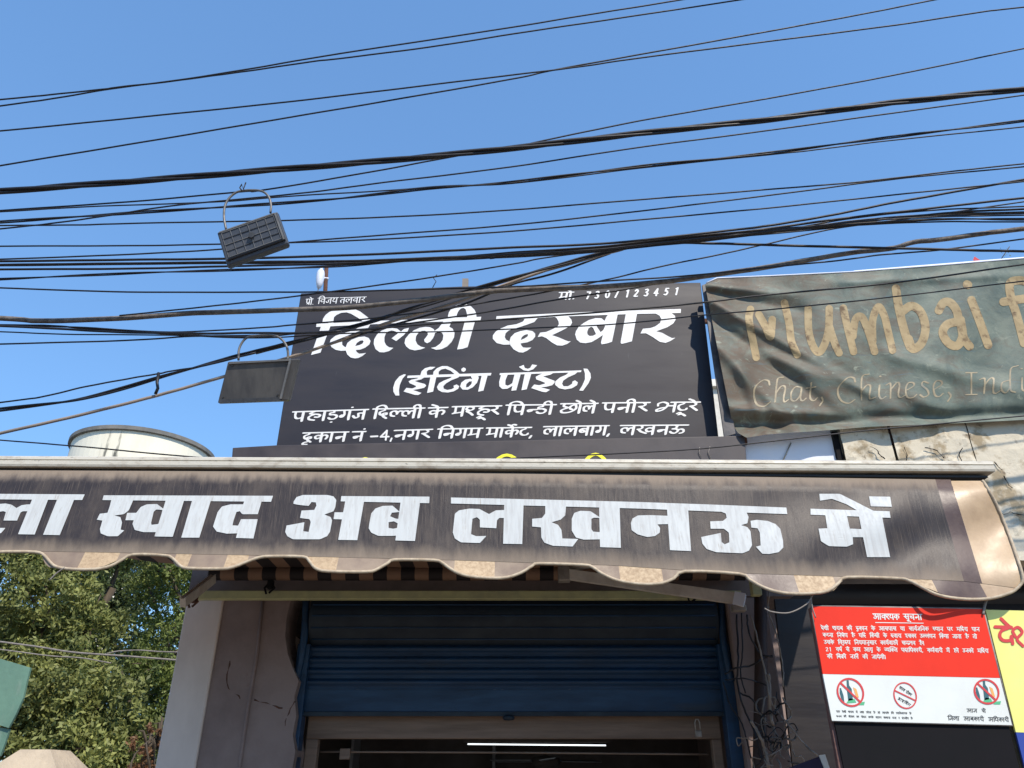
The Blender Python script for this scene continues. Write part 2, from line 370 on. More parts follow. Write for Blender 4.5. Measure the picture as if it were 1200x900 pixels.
def contour(F, x0, y0, h):
    F = np.where(F == 0, 1e-6, F); S = F > 0; H, W = F.shape
    code = S[:-1, :-1]*1 + S[:-1, 1:]*2 + S[1:, 1:]*4 + S[1:, :-1]*8
    nxt = {}
    # edges: 0 top (j,i,'h'), 1 right, 2 bottom, 3 left
    tbl = {1:[(3,0)],2:[(0,1)],3:[(3,1)],4:[(1,2)],5:[(3,0),(1,2)],6:[(0,2)],7:[(3,2)],8:[(2,3)],9:[(2,0)],10:[(0,1),(2,3)],11:[(2,1)],12:[(1,3)],13:[(1,0)],14:[(0,3)]}
    js, is_ = np.nonzero((code > 0) & (code < 15))
    def eid(j, i, e):
        return (j, i, 0) if e == 0 else (j, i+1, 1) if e == 1 else (j+1, i, 0) if e == 2 else (j, i, 1)
    for j, i in zip(js.tolist(), is_.tolist()):
        for a, b in tbl[int(code[j, i])]: nxt[eid(j, i, a)] = eid(j, i, b)
    loops = []
    def pt(k):
        j, i, d = k
        if d == 0: a, b = F[j, i], F[j, i+1]; t = a/(a-b); return (x0+(i+t)*h, y0+j*h)
        a, b = F[j, i], F[j+1, i]; t = a/(a-b); return (x0+i*h, y0+(j+t)*h)
    while nxt:
        s = next(iter(nxt)); k = s; lp = []
        while k in nxt: lp.append(pt(k)); k = nxt.pop(k)
        if len(lp) > 4: loops.append(lp)
    return loops
def simplify(lp, tol):
    a = np.array(lp); n = len(a); keep = np.zeros(n+1, bool); b = np.vstack([a, a[:1]])
    m = int(np.argmax(np.hypot(*(a-a[0]).T))); keep[[0, m, n]] = True; st = [(0, m), (m, n)]
    while st:
        i, j = st.pop()
        if j-i < 2: continue
        d = b[j]-b[i]; L_ = np.hypot(*d)+1e-12; q = b[i+1:j]-b[i]; e = np.abs(q[:,0]*d[1]-q[:,1]*d[0])/L_
        k = int(np.argmax(e))
        if e[k] > tol: keep[i+1+k] = True; st += [(i, i+1+k), (i+1+k, j)]
    return [tuple(p) for p in b[:-1][keep[:-1]]]
def area(l): a = np.array(l); return .5*float(np.sum(a[:,0]*np.roll(a[:,1], -1)-np.roll(a[:,0], -1)*a[:,1]))
def inside(p, l):
    c = False
    for i in range(len(l)):
        (x1, y1), (x2, y2) = l[i], l[(i+1) % len(l)]
        if (y1 > p[1]) != (y2 > p[1]) and p[0] < (x2-x1)*(p[1]-y1)/(y2-y1)+x1: c = not c
    return c
def nib(a, b, ang):
    c, s = math.cos(ang), math.sin(ang); return ((c/a, s/a), (-s/b, c/b))
GRID = None
def lettering(name, items, surf, m, parent, h=.3, tol=.06, cut=None, split=None):
    "items: ('p', outline, holes) or ('s', points, (a, b, angle)) in photo pixels; surf lays them on the surface"
    global GRID
    allp = [p for it in items for p in it[1]]; a = np.array(allp)
    x0, y0 = a.min(0)-5; x1, y1 = a.max(0)+5; GRID = (x0, x1, y0, y1, h)
    X, Y = np.meshgrid(np.arange(x0, x1, h), np.arange(y0, y1, h)); F = np.full(X.shape, -3.0)
    for it in items:
        if it[0] == 'p': poly_field(F, X, Y, chaikin(it[1]), [chaikin(q) for q in it[2]])
        else: seg_field(F, X, Y, it[1], nib(*it[2]), it[2][1])
    loops = [simplify(l, tol) for l in contour(F, x0, y0, h)]; loops = [l for l in loops if len(l) > 2]
    if not loops: return
    big = max(loops, key=lambda l: abs(area(l))); sg = math.copysign(1, area(big))
    outs = [l for l in loops if area(l)*sg > 0]; hs = [l for l in loops if area(l)*sg < 0]
    if split and len(outs) > 1:
        for o in outs: _mesh_letters(split, [o], hs, surf, m, parent, cut)
        return
    return _mesh_letters(split or name, outs, hs, surf, m, parent, cut)
def _mesh_letters(name, outs, hs, surf, m, parent, cut):
    bm = bmesh.new()
    for o in outs:
        grp = [o]+[q for q in hs if inside(q[0], o)]
        vs = [bm.verts.new((p[0], p[1], 0)) for l in grp for p in l]
        for t in tessellate_polygon([[Vector((p[0], p[1], 0)) for p in l] for l in grp]):
            try: bm.faces.new([vs[i] for i in t])
            except ValueError: pass
    if cut:
        ax = bm.verts; xs = [v.co.x for v in ax]; ys = [v.co.y for v in ax]
        for c0, c1, no, k in ((min(xs), max(xs), (1, 0, 0), cut[0]), (min(ys), max(ys), (0, 1, 0), cut[1])):
            q = math.ceil(c0/k)*k
            while q < c1:
                bmesh.ops.bisect_plane(bm, geom=bm.verts[:]+bm.edges[:]+bm.faces[:], dist=1e-5, plane_co=(q if no[0] else 0, q if no[1] else 0, 0), plane_no=no); q += k
    bm.verts.index_update()
    V = [surf(v.co.x, v.co.y) for v in bm.verts]; Fc = [tuple(v.index for v in f.verts) for f in bm.faces]; bm.free()
    o = obj(name, V, Fc, m, parent)
    # face the street
    me = o.data
    bm = bmesh.new(); bm.from_mesh(me)
    for f in bm.faces:
        f.normal_update()
        if f.normal.y > 0: f.normal_flip()
    bm.to_mesh(me); bm.free()
    return o

# pen-stroke Devanagari: head line y=0, foot y=1; (advance, stem x or None, strokes)
G = {
 'क': (.76, .38, [[(.38,.36),(.18,.30),(.07,.48),(.18,.66),(.38,.50)], [(.38,.42),(.55,.27),(.68,.42),(.62,.70)]]),
 'ख': (.95, .80, [[(.2,0),(.27,.2),(.2,.37),(.06,.42)],[(.1,.42),(.25,.68),(.5,.86)],[(.80,.32),(.58,.28),(.46,.48),(.58,.68),(.80,.58)]]),
 'ग': (.62, .48, [[(.2,0),(.25,.40),(.17,.70),(.06,.62),(.13,.50)]]),
 'घ': (.66, .52, [[(.10,.05),(.24,.12),(.10,.3),(.24,.4),(.10,.5),(.2,.74),(.52,.66)]]),
 'च': (.62, .48, [[(.04,.35),(.3,.35),(.14,.5),(.22,.72),(.48,.6)]]),
 'छ': (.96, None, [[(.20,.02),(.16,.26),(.40,.42),(.20,.56),(.06,.74),(.18,.93),(.50,.91),(.78,.70),(.88,.40),(.80,.08)],[(.80,.08),(.56,.26),(.54,.50),(.68,.62)]]),
 'ज': (.68, .54, [[(.54,.36),(.28,.38),(.32,.7),(.18,.84),(.05,.62)]]),
 'ट': (.54, None, [[(.28,0),(.28,.15),(.1,.3),(.07,.58),(.22,.82),(.42,.78),(.46,.64)]]),
 'ड': (.54, None, [[(.28,0),(.28,.18),(.12,.25),(.12,.42),(.32,.43),(.46,.6),(.36,.86),(.18,.88),(.07,.74)]]),
 'त': (.58, .44, [[(.44,.34),(.2,.36),(.08,.55),(.16,.84)]]),
 'थ': (.66, .52, [[(.2,.12),(.08,.16),(.12,.02),(.24,.14),(.12,.34),(.1,.58),(.26,.7),(.52,.6)]]),
 'द': (.54, None, [[(.28,0),(.28,.16),(.1,.3),(.07,.5),(.2,.66),(.4,.60),(.40,.46),(.24,.5),(.26,.76),(.44,1.0)]]),
 'ध': (.66, .52, [[(.2,.06),(.06,.12),(.22,.24),(.10,.36),(.12,.62),(.28,.72),(.52,.6)]]),
 'न': (.62, .48, [[(.48,.50),(.22,.50),(.09,.56),(.16,.70),(.27,.60),(.2,.50)]]),
 'प': (.62, .48, [[(.12,0),(.12,.42),(.2,.68),(.34,.70),(.48,.58)]]),
 'फ': (.80, .48, [[(.12,0),(.12,.42),(.2,.68),(.34,.70),(.48,.58)],[(.48,.42),(.62,.27),(.74,.42),(.68,.68)]]),
 'ब': (.60, .46, [[(.46,.32),(.2,.28),(.08,.48),(.2,.68),(.46,.58)],[(.14,.38),(.40,.60)]]),
 'भ': (.98, .86, [[(.08,.36),(.08,.12),(.30,-.02),(.52,.16),(.48,.50),(.32,.80),(.10,.92),(.05,.78),(.24,.60),(.42,.54)],[(.52,.36),(.84,.36)]]),
 'म': (.66, .52, [[(.15,0),(.16,.58),(.06,.72),(.18,.68),(.52,.58)]]),
 'य': (.62, .48, [[(.08,.06),(.22,.16),(.12,.38),(.1,.58),(.26,.7),(.48,.58)]]),
 'र': (.46, None, [[(.22,0),(.32,.18),(.24,.36),(.06,.42)],[(.10,.42),(.24,.62),(.42,.86)]]),
 'ल': (.76, .62, [[(.62,.30),(.46,.27),(.38,.45),(.36,.58)],[(.38,.46),(.28,.27),(.12,.30),(.06,.52),(.12,.74),(.26,.80)]]),
 'व': (.60, .46, [[(.46,.32),(.2,.28),(.08,.48),(.2,.68),(.46,.58)]]),
 'श': (.66, .54, [[(.18,.42),(.02,.28),(.12,.05),(.34,.09),(.36,.30),(.18,.45),(.06,.50),(.24,.68),(.40,.92)]]),
 'ष': (.62, .48, [[(.12,0),(.12,.42),(.2,.68),(.34,.70),(.48,.58)],[(.14,.3),(.46,.58)]]),
 'स': (.70, .56, [[(.2,0),(.28,.2),(.2,.38),(.05,.42)],[(.10,.42),(.22,.62),(.38,.86)],[(.24,.46),(.56,.46)]]),
 'ह': (.74, None, [[(.42,0),(.30,.11),(.18,.22),(.34,.31),(.56,.34),(.68,.47),(.60,.63),(.44,.62)],[(.42,.34),(.24,.46),(.15,.66),(.22,.86),(.44,.94)]]),
 'अ': (.80, .66, [[(.08,.12),(.22,.0),(.34,.14),(.26,.36),(.14,.40),(.30,.42),(.40,.60),(.28,.84),(.12,.82),(.05,.68)],[(.34,.44),(.66,.44)]]),
 'इ': (.54, None, [[(.28,0),(.28,.13),(.12,.18),(.14,.32),(.36,.38),(.40,.54),(.26,.66),(.10,.66),(.24,.74),(.42,.98)]]),
 'उ': (.54, None, [[(.24,0),(.34,.14),(.26,.36),(.14,.40),(.32,.42),(.42,.60),(.30,.86),(.14,.84),(.05,.70)]]),
 'ऊ': (.82, None, [[(.24,0),(.34,.14),(.26,.36),(.14,.40),(.32,.42),(.42,.60),(.30,.86),(.14,.84),(.05,.70)],[(.40,.55),(.56,.42),(.70,.60),(.64,.82),(.52,.88)]]),
}
D = {'0': [[(.3,.03),(.1,.25),(.1,.75),(.3,.97),(.5,.75),(.5,.25),(.3,.03)]], '1': [[(.18,.15),(.36,.03),(.32,1.0)]],
 '2': [[(.12,.2),(.3,.03),(.48,.2),(.38,.5),(.1,.95),(.5,.95)]], '3': [[(.12,.1),(.35,.03),(.45,.25),(.25,.46),(.48,.65),(.35,.95),(.08,.92)]],
 '4': [[(.38,1),(.42,.03),(.08,.68),(.55,.68)]], '5': [[(.5,.04),(.2,.04),(.15,.42),(.38,.40),(.48,.65),(.32,.95),(.08,.9)]], '7': [[(.1,.05),(.5,.05),(.22,1.0)]]}
LINEAR = set('4571')
def shape(word):
    "returns list of strokes in em units plus total width; first item of each is True for straight joints"
    out = []; x = 0.; i = 0; n = len(word); head = []
    def emit(st, dx, smooth=True): out.append((smooth, [(p[0]+dx, p[1]) for p in st]))
    hx0 = 0.
    while i < n:
        c = word[i]
        if c in G or c == 'आ' or c == 'ई':
            base = []; reph = False; ra = False
            src = {'आ': ['अ'], 'ई': ['इ']}.get(c, [c]); cl = [c]; i += 1
            while i+1 < n and word[i] == '्' and word[i+1] in G: cl.append(word[i+1]); i += 2
            nuk = False; mt = []
            while i < n and word[i] in 'ािीुूेोौंँ़ृॉै्ः':
                if word[i] == '़': nuk = True
                else: mt.append(word[i])
                i += 1
            if len(cl) > 1 and cl[0] == 'र': reph = True; cl = cl[1:]
            if len(cl) > 1 and cl[-1] == 'र': ra = True; cl = cl[:-1]
            wd = sum((G[k][1]-.06 if (G[k][1] and q < len(cl)-1 and k != 'क') else G[k][0]) if k in G else .8 for q, k in enumerate(cl))
            if 'ि' in mt:
                emit([(.15,0),(.15,1)], x, False); emit([(.15,0),(.16,-.20),(.34,-.36),(.22+wd*.55,-.30),(.17+wd*.85,-.02)], x); x += .26
            xs = x
            for q, k in enumerate(cl):
                kk = {'आ': 'अ', 'ई': 'इ'}.get(k, k); adv, stem, st = G[kk]
                for s in st: emit(s, x)
                half = q < len(cl)-1
                if stem is not None and not (half and k != 'क'): emit([(stem,0),(stem,1)], x, False)
                last = x; lst = stem if stem else adv*.5
                x += (stem-.06) if (half and stem and k != 'क') else adv
                if k == 'आ': emit([(.12,0),(.12,1)], x, False); x += .28
                if k == 'ई': emit([(.24,0),(.2,-.2),(.32,-.34),(.46,-.28)], last)
            if nuk: out.append((False, [(last+.24, 1.2), (last+.26, 1.2)]))
            if ra: emit([(lst-.02,.68),(lst-.26,.86)], last, False)
            top = last+lst
            for k in mt:
                if k in 'ाीोौॉ':
                    emit([(.12,0),(.12,1)], x, False); top = x+.12; x += .28
                if k == 'ी': emit([(.0,0),(-.05,-.25),(-.17,-.36),(-.30,-.26),(-.34,0)], top)
                if k in 'ेो': emit([(0,0),(-.08,-.16),(-.28,-.32)], top)
                if k in 'ैौ': emit([(0,0),(-.08,-.16),(-.28,-.32)], top); emit([(0,0),(.0,-.2),(-.10,-.36)], top)
                if k == 'ॉ': emit([(-.18,-.34),(-.02,-.16),(.16,-.34)], top)
                if k in 'ंँ': out.append((False, [(top+(.06 if 'ि' not in mt else .0), -.24-.04*len(mt)), (top+.08, -.24-.04*len(mt))]))
                if k == 'ु': emit([(-.02,.98),(-.16,1.06),(-.20,1.22),(0,1.26)], last+lst)
                if k == 'ू': emit([(-.2,1.18),(-.08,1.08),(-.02,1.24),(-.12,1.30),(.02,1.22),(.20,1.42)], last+lst)
                if k == 'ृ': emit([(0,1.0),(-.14,1.1),(.0,1.25)], last+lst)
            if reph: emit([(0,0),(-.10,-.2),(.0,-.34),(.14,-.28)], top)
        elif c in D:
            for s in D[c]: emit(s, x, c not in LINEAR)
            x += .66; i += 1; head.append((hx0, x-.66) if hx0 < x-.66 else None); hx0 = x
        elif c == ',': emit([(.12,.9),(.06,1.15)], x, False); x += .3; i += 1
        elif c == '.': out.append((False, [(x+.1,.95),(x+.12,.95)])); x += .3; i += 1
        elif c == '।': emit([(.12,.0),(.12,1.)], x, False); x += .3; i += 1; 
        else: i += 1
    if not any(ch in '0123456789' for ch in word):
        t = x
        if word and word[-1] in ',.।': t -= .3
        if t > .1: out.append((False, [(.66 if word[0] == 'भ' else .32 if word[0] in 'धथ' else -.02, 0), (t+.02, 0)]))
    return out, x
def words(text, x0, x1, y0, y1, hgt, slant, pen, space=.45):
    "fit a line of text between two photo points"
    ws = text.split(' '); sh = [shape(w_) for w_ in ws]; tot = sum(s[1] for s in sh)+space*(len(ws)-1)
    k = (x1-x0)/tot; items = []; x = 0.
    a, b, ang = pen
    for st, wd in sh:
        for sm, pts in st:
            q = catmull(pts, 5) if sm and len(pts) > 2 else pts
            items.append(('s', [(x0+(p[0]+x)*k+slant*p[1]*hgt, y0+(y1-y0)*((p[0]+x)/tot)+p[1]*hgt) for p in q], (a*hgt, b*hgt, ang)))
        x += wd+space
    return items
def tr(pts, ox, oy, s): return [(ox+p[0]/s, oy+p[1]/s) for p in pts]

# ================================================================ SETTING
g = 400
obj('ground', [(-g,-g,0),(g,-g,0),(g,g,0),(-g,g,0)], [(0,1,2,3)], M['asphalt']); tag(bpy.data.objects['ground'], kind='structure')
pv = box('pavement', (-12, 12, 4.6, 12, .0, .14), M['paving']); tag(pv, kind='structure')

# ---- the shop building
shop = empty('shop_building', (0, 6, .14), 'single storey shop building with mauve plaster pillars round the half raised blue shutter', 'building')
YW = 5.9
def wpx(x, y, Y=YW): return P(x, y, Y)
zl = P(600, 704, YW).z
XL, XO, XR, XE = P(215, 760, YW).x, P(352, 760, YW).x, P(852, 760, YW).x, P(905, 760, YW).x
xa = P(256, 760, YW).x
box('white_pillar', (XL-.02, xa, YW-.06, YW+.4, .14, zl+.02), M['plaster_white'], shop, .012)
jag = [(343,700),(340,706),(336,722),(334,745),(337,766),(343,783),(350,798),(345,816),(347,838),(343,862),(346,880),(342,905)]
jw = [P(x, y, YW-.045) for x, y in jag]; jw = [Vector((xa+.002, YW-.045, .14)), Vector((xa+.002, YW-.045, zl+.02)), Vector((jw[0].x, YW-.045, zl+.02))]+jw[1:]+[Vector((jw[-1].x, YW-.045, .14))]
nj = len(jw); jb = [p+Vector((0, .30, 0)) for p in jw]
obj('plaster_pillar', jw+jb, [tuple(range(nj)), tuple(range(nj, 2*nj))[::-1]]+[(k, nj+k, nj+(k+1) % nj, (k+1) % nj) for k in range(nj)], M['plaster'], shop)
box('plaster_pillar', (XR+.03, XE, YW-.045, YW+.4, .14, zl+.02), M['plaster'], shop, .012)
zc = 3.72
box('wall_header', (XL-.02, XE+.2, YW-.055, YW+.4, zl+.022, zc), M['soffit'], shop)
box('roof_slab', (XL-.02, XE+.2, YW-.058, 9.2, zc+.002, zc+.13), M['cream_wall'], shop)
box('added_shade_ledge', (XL-.1, 2.40, 4.62, YW-.06, 3.36, 3.43), M['cream_wall'], shop)  # unseen ledge, added to keep the shop wall and right pillar in shade
box('side_wall', (XL-.02, XL+.13, YW+.402, 9.2, .14, zc), M['plaster_white'], shop)
box('side_wall', (XE+.06, XE+.2, YW+.402, 9.2, .14, zc), M['plaster'], shop)
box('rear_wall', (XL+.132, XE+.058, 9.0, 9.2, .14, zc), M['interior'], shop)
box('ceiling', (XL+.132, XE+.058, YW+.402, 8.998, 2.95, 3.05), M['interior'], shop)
# a crack and ridge on the pillar plaster
ridge = [P(308, 704, YW-.05), P(301, 770, YW-.05), P(290, 835, YW-.05), P(280, 905, YW-.05), P(276, 960, YW-.05)]
tube('plaster_ridge', ridge, .012, M['plaster'], shop, 6)
for pts in ([(270,775),(267,790),(268,806),(277,814),(282,820)], [(298,820),(318,826),(332,830)], [(345,822),(338,835),(334,850)]):
    tube('rust_stain', [P(x+random.uniform(-1,1), y+random.uniform(-1,1), YW-.043) for x, y in catmull(pts, 3)], [.007*(.2+random.random()) for _ in catmull(pts, 3)], M['rust'], shop, 5)
# ---- blue roller shutter
sh_ = empty('roller_shutter', P(600, 838, YW+.12), 'blue corrugated roller shutter half raised over the shop doorway', 'shutter')
YS = YW+.10
xl, xr = XO+.0, XR-.0
def profile(name, pts, x0, x1, m, parent, th=.004):
    V = [(x0, y, z) for y, z in pts]+[(x1, y, z) for y, z in pts]; n = len(pts)
    return obj(name, V, [(i, i+1, n+i+1, n+i) for i in range(n-1)], m, parent, smooth=True)
def zs(y): return P(600, y, YS).z
z0, z1 = zs(756), zs(704)+.1
dr = .5*(z1-z0)
profile('rolled_drum', [(YS-.12*math.sin(math.pi*k/14), z0+(z1-z0)*k/14) for k in range(15)], xl+.04, xr-.04, M['drum_blue'], sh_)
for ky in (712, 725, 738, 750):
    tube('drum_seam', [(xl+.06, YS-.12*math.sin(math.pi*(zs(ky)-z0)/(z1-z0))-.002, zs(ky)), (xr-.06, YS-.12*math.sin(math.pi*(zs(ky)-z0)/(z1-z0))-.002, zs(ky))], .006, M['shutter_blue'], sh_, 6)
ys = [756, 769, 782, 795, 808]
for a, b in zip(ys[:-1], ys[1:]):
    za, zb = zs(a), zs(b)
    pr = [(YS-.004+.0*k, za+(zb-za)*k/10) for k in range(3)]
    pr = [(YS-.028*math.sin(math.pi*min(1, k/7)), za+(zb-za)*k/10) for k in range(11)]
    profile('slat', pr, xl+.03, xr-.03, M['shutter_blue'], sh_)
box('bottom_plate', (xl+.03, xr-.03, YS-.012, YS+.012, zs(839), zs(808)-.002), M['shutter_blue'], sh_)
box('bottom_rail', (xl+.03, xr-.03, YS-.03, YS-.0125, zs(839)-.004, zs(834)), M['drum_blue'], sh_, .004)
box('guide_rail', (xl-.03, xl+.06, YS-.07, YS+.05, .14, zs(756)), M['shutter_blue'], sh_, .006)
box('guide_rail', (xr-.06, xr+.03, YS-.07, YS+.05, .14, zs(756)), M['shutter_blue'], sh_, .006)
for s, x in ((1, xl-.01), (-1, xr+.01)):
    arc = [(x+s*.02*math.sin(k/10*math.pi), YS-.07, zs(706)+(zs(800)-zs(706))*k/10) for k in range(11)]
    tube('bracket_cheek', arc, .028, M['shutter_blue'], sh_, 8)
v, f = revolve_geo(tuple(P(596, 841, YS-.06)), [(0,-.02),(.035,-.016),(.045,0),(.03,.014),(0,.02)], 14)
obj('handle', v, f, M['drum_blue'], sh_, smooth=True)
# padlock
pl = P(818, 856, YS-.05)
pk = empty('padlock', pl, 'small steel padlock hanging at the right end of the shutter bottom', 'padlock')
v, f = box_geo(pl.x-.024, pl.x+.024, pl.y-.012, pl.y+.012, pl.z-.045, pl.z); bevel(obj('lock_body', v, f, M['steel'], pk), .008, 3)
tube('shackle', [(pl.x-.016, pl.y, pl.z), (pl.x-.017, pl.y, pl.z+.05), (pl.x-.009, pl.y, pl.z+.072), (pl.x+.009, pl.y, pl.z+.072), (pl.x+.017, pl.y, pl.z+.05), (pl.x+.016, pl.y, pl.z)], .005, M['steel'], pk, 8)

# ---- lintel board and interior
lz1, lz0 = P(600, 841, YW+.25).z, P(600, 866, YW+.25).z
fr = empty('door_frame', P(600, 866, YW+.25), 'beige boarded frame inside the doorway under the blue shutter', 'door frame')
box('lintel_board', (xl+.062, xr-.062, YW+.22, YW+.30, lz0, lz1+.05), M['beige_wood'], fr, .006)
box('jamb', (xl+.062, xl+.15, YW+.221, YW+.30, .14, lz0-.002), M['beige_wood'], fr, .006)
box('jamb', (xr-.13, xr-.062, YW+.221, YW+.30, .14, lz0-.002), M['beige_wood'], fr, .006)
rod = [P(375, 881, YW+.32), P(600, 882, YW+.32), P(830, 884, YW+.32)]
cr = empty('curtain_rod', rod[1], 'thin brass rod across the doorway below the beige lintel', 'rod')
tube('rod', catmull(rod, 4), .007, M['beige_wood'], cr, 8)
v, f = box_geo(P(398,882,YW+.3).x, P(410,882,YW+.3).x, YW+.30, YW+.34, P(400,890,YW+.3).z, P(400,877,YW+.3).z); bevel(obj('rod_bracket', v, f, M['beige_wood'], cr), .004)
tl = empty('tube_light', P(630, 873, 7.6), 'lit white tube light on the ceiling deep inside the shop', 'light')
M['tube_glow'] = mat('tube_glow', (.9,.96,1), emit=1.5)
a, b = P(548, 872, 7.6), P(710, 873.5, 7.6)
tube('glass_tube', [a, b], .006, M['tube_glow'], tl, 10)
box('fitting', (a.x-.04, b.x+.04, 7.6-.02, 7.6+.04, a.z+.014, a.z+.05), M['interior'], tl, .004)
box('hanger', (a.x+.3, a.x+.32, 7.6, 7.62, a.z+.051, 2.949), M['steel'], tl); box('hanger', (b.x-.32, b.x-.3, 7.6, 7.62, a.z+.051, 2.949), M['steel'], tl)
# ceiling fan
fc = P(640, 893, 8.3)
fan = empty('ceiling_fan', fc, 'dark ceiling fan seen from below inside the shop doorway', 'fan')
v, f = revolve_geo((fc.x, fc.y, fc.z), [(0,-.06),(.10,-.055),(.14,-.01),(.13,.03),(.05,.05),(.015,.06),(.015,.95),(0,.95)], 24); obj('motor_housing', v, f, M['interior'], fan, smooth=True)
for k in range(3):
    a_ = k*2*math.pi/3+.5; u = Vector((math.cos(a_), math.sin(a_), 0)); q = Vector((-u.y, u.x, 0)); c0 = Vector(fc)
    pts = [c0+u*.15-q*.05, c0+u*.6-q*.075, c0+u*.6+q*.075+Vector((0,0,.02)), c0+u*.15+q*.05+Vector((0,0,.015))]
    obj('fan_blade', pts+[p+Vector((0,0,.006)) for p in pts], [(3,2,1,0),(4,5,6,7),(0,1,5,4),(1,2,6,5),(2,3,7,6),(3,0,4,7)], M['interior_lt'], fan)
# shelves with steel trays far inside
sf = empty('wall_shelf', P(500, 900, 8.7), 'grey shelf unit on the back wall inside the shop', 'shelf')
box('shelf_board', (-1.6, -.2, 8.6, 8.99, 2.02, 2.05), M['interior_lt'], sf, .004)
box('shelf_board', (-1.6, -.2, 8.6, 8.99, 2.36, 2.39), M['interior_lt'], sf, .004)
box('shelf_side', (-1.63, -1.602, 8.6, 8.99, .14, 2.6), M['interior_lt'], sf); box('shelf_side', (-.198, -.17, 8.6, 8.99, .14, 2.6), M['interior_lt'], sf)

# ---- right hand building: peeling parapet over a dark recess
YF = 5.60
rb = empty('corner_building', (4, 6.4, .14), 'old building on the right with cream peeling parapet behind the torn green banner', 'building')
zb = P(1150, 657, YF).z; zt = 4.06
x_p = P(985, 530, YF).x; x_q = P(1048, 530, YF).x
xw = P(862, 500, YF).x
box('cream_parapet', (P(836, 470, YF+.2).x, 8, YF+.2, YF+.35, 3.95, zt), M['cream_wall'], rb)
def rough_slab(name, x0, x1, y0, y1, z0_, z1_, m, parent, amp=.008):
    nx = max(2, int((x1-x0)/.03)); nz = max(2, int((z1_-z0_)/.03)); V = []; F = []
    from mathutils import noise as mn
    for j in range(nz+1):
        for i in range(nx+1):
            x = x0+(x1-x0)*i/nx; z = z0_+(z1_-z0_)*j/nz
            h = mn.fractal(Vector((x*4, z*4, 3.3)), 1, 2, 5)
            pl_ = 1 if mn.noise(Vector((x*1.9, z*2.3, 1)))+.5*mn.noise(Vector((x*7, z*7, 1))) > .12 else 0
            V.append((x, y0-amp*h-.008*pl_, z))
    for j in range(nz):
        for i in range(nx):
            a = j*(nx+1)+i; F.append((a, a+1, a+nx+2, a+nx+1))
    b = len(V); V += [(x0, y1, z0_), (x1, y1, z0_), (x1, y1, z1_), (x0, y1, z1_)]
    F += [tuple([b, b+1]+[i for i in range(nx, -1, -1)]), tuple([b+3, b+2]+[nz*(nx+1)+i for i in range(nx, -1, -1)][::1]), (b+1, b, b+3, b+2)]
    return obj(name, V, F, m, parent)
rough_slab('peeling_panel', x_p+.03, x_q-.008, YF, YF+.195, 3.45, 4.3, M['peel'], rb)
rough_slab('peeling_panel', x_q+.008, P(1160, 600, YF).x, YF-.01, YF+.195, 3.35, 4.3, M['peel'], rb)
rough_slab('peeling_wall', P(1161, 600, YF).x, 7, YF-.012, YF+.195, zb, 4.3, M['peel'], rb, .012)
box('beam', (x_p+.03, P(1160, 600, YF).x, YF+.02, YF+.195, zb, 3.348), M['soffit'], rb)
rough_slab('peeling_wall', P(1048, 600, YF).x, P(1160, 600, YF).x-.002, YF-.006, YF+.018, zb, 3.348, M['peel'], rb, .012)
box('slab', (XE+.21, 7, YF+.36, 8, zb+.3, zb+.42), M['soffit'], rb)
box('recess_side', (6.9, 7, YF+.2, 8, .14, zb+.29), M['black_sheet'], rb)
box('white_window_panel', (xw-.04, x_p-.02, YF+.06, YF+.10, 3.6, P(900, 516, YF+.06).z+.12), M['panel_white'], rb)
box('window_post', (x_p-.018, x_p+.026, YF+.03, YF+.12, 3.5, 4.08), M['black_plain'], rb)
tube('fallen_wire', [P(917, 541, YF+.05), P(922, 530, YF+.05), P(927, 519, YF+.05)], .006, M['steel'], rb, 6)
for pts in ([(1163,585),(1168,594),(1172,600),(1178,603),(1184,600),(1190,602),(1199,603)], [(1165,541),(1170,547),(1174,551)], [(1019,523),(1027,527),(1031,533),(1037,538)], [(1084,525),(1093,526),(1100,530),(1106,537)], [(1176,558),(1181,566),(1186,572)], [(1060,524),(1063,533),(1062,541)], [(1128,525),(1124,532),(1127,540)]):
    q = [P(x+random.uniform(-.6,.6), y+random.uniform(-.6,.6), YF-.026) for x, y in catmull(pts, 3)]
    tube('crack', q, [.0035*(.4+random.random()) for _ in q], M['black_plain'], rb, 5)
fbx = P(830, 448, 13).x; fb = empty('far_white_building', (fbx+4, 14, 0), 'sunlit white building glimpsed through the gap between black sign and green banner', 'building')
box('wall', (fbx-.05, fbx+9, 13, 20, 0, P(838, 450, 13).z), M['cream_wall'], fb); box('parapet', (fbx-.1, fbx+9.05, 12.9, 12.998, P(838, 455, 13).z, P(838, 447, 13).z), M['cream_wall'], fb)
# black sheet shutter behind the notices
bs = empty('black_shutter', (3.4, 6.35, .14), 'black ribbed sheet filling the dark bay behind the red notice board', 'shutter')
zz = .14
while zz < zb-.02:
    z2 = min(zz+.16, zb+.28)
    profile('sheet_slat', [(6.3-.025*math.sin(math.pi*k/5), zz+(z2-zz)*k/5) for k in range(6)], XE+.205, 6.9, M['black_sheet'], bs); zz += .16
slab('black_panel', [(908,702),(950,702),(985,905),(930,905)], 5.6, .03, M['black_sheet'], bs)

# ================================================================ AWNING
YB = 4.0
aw = empty('shop_awning', P(600, 560, YB), 'long retractable awning with black lettered scalloped valance over the shop front', 'awning')
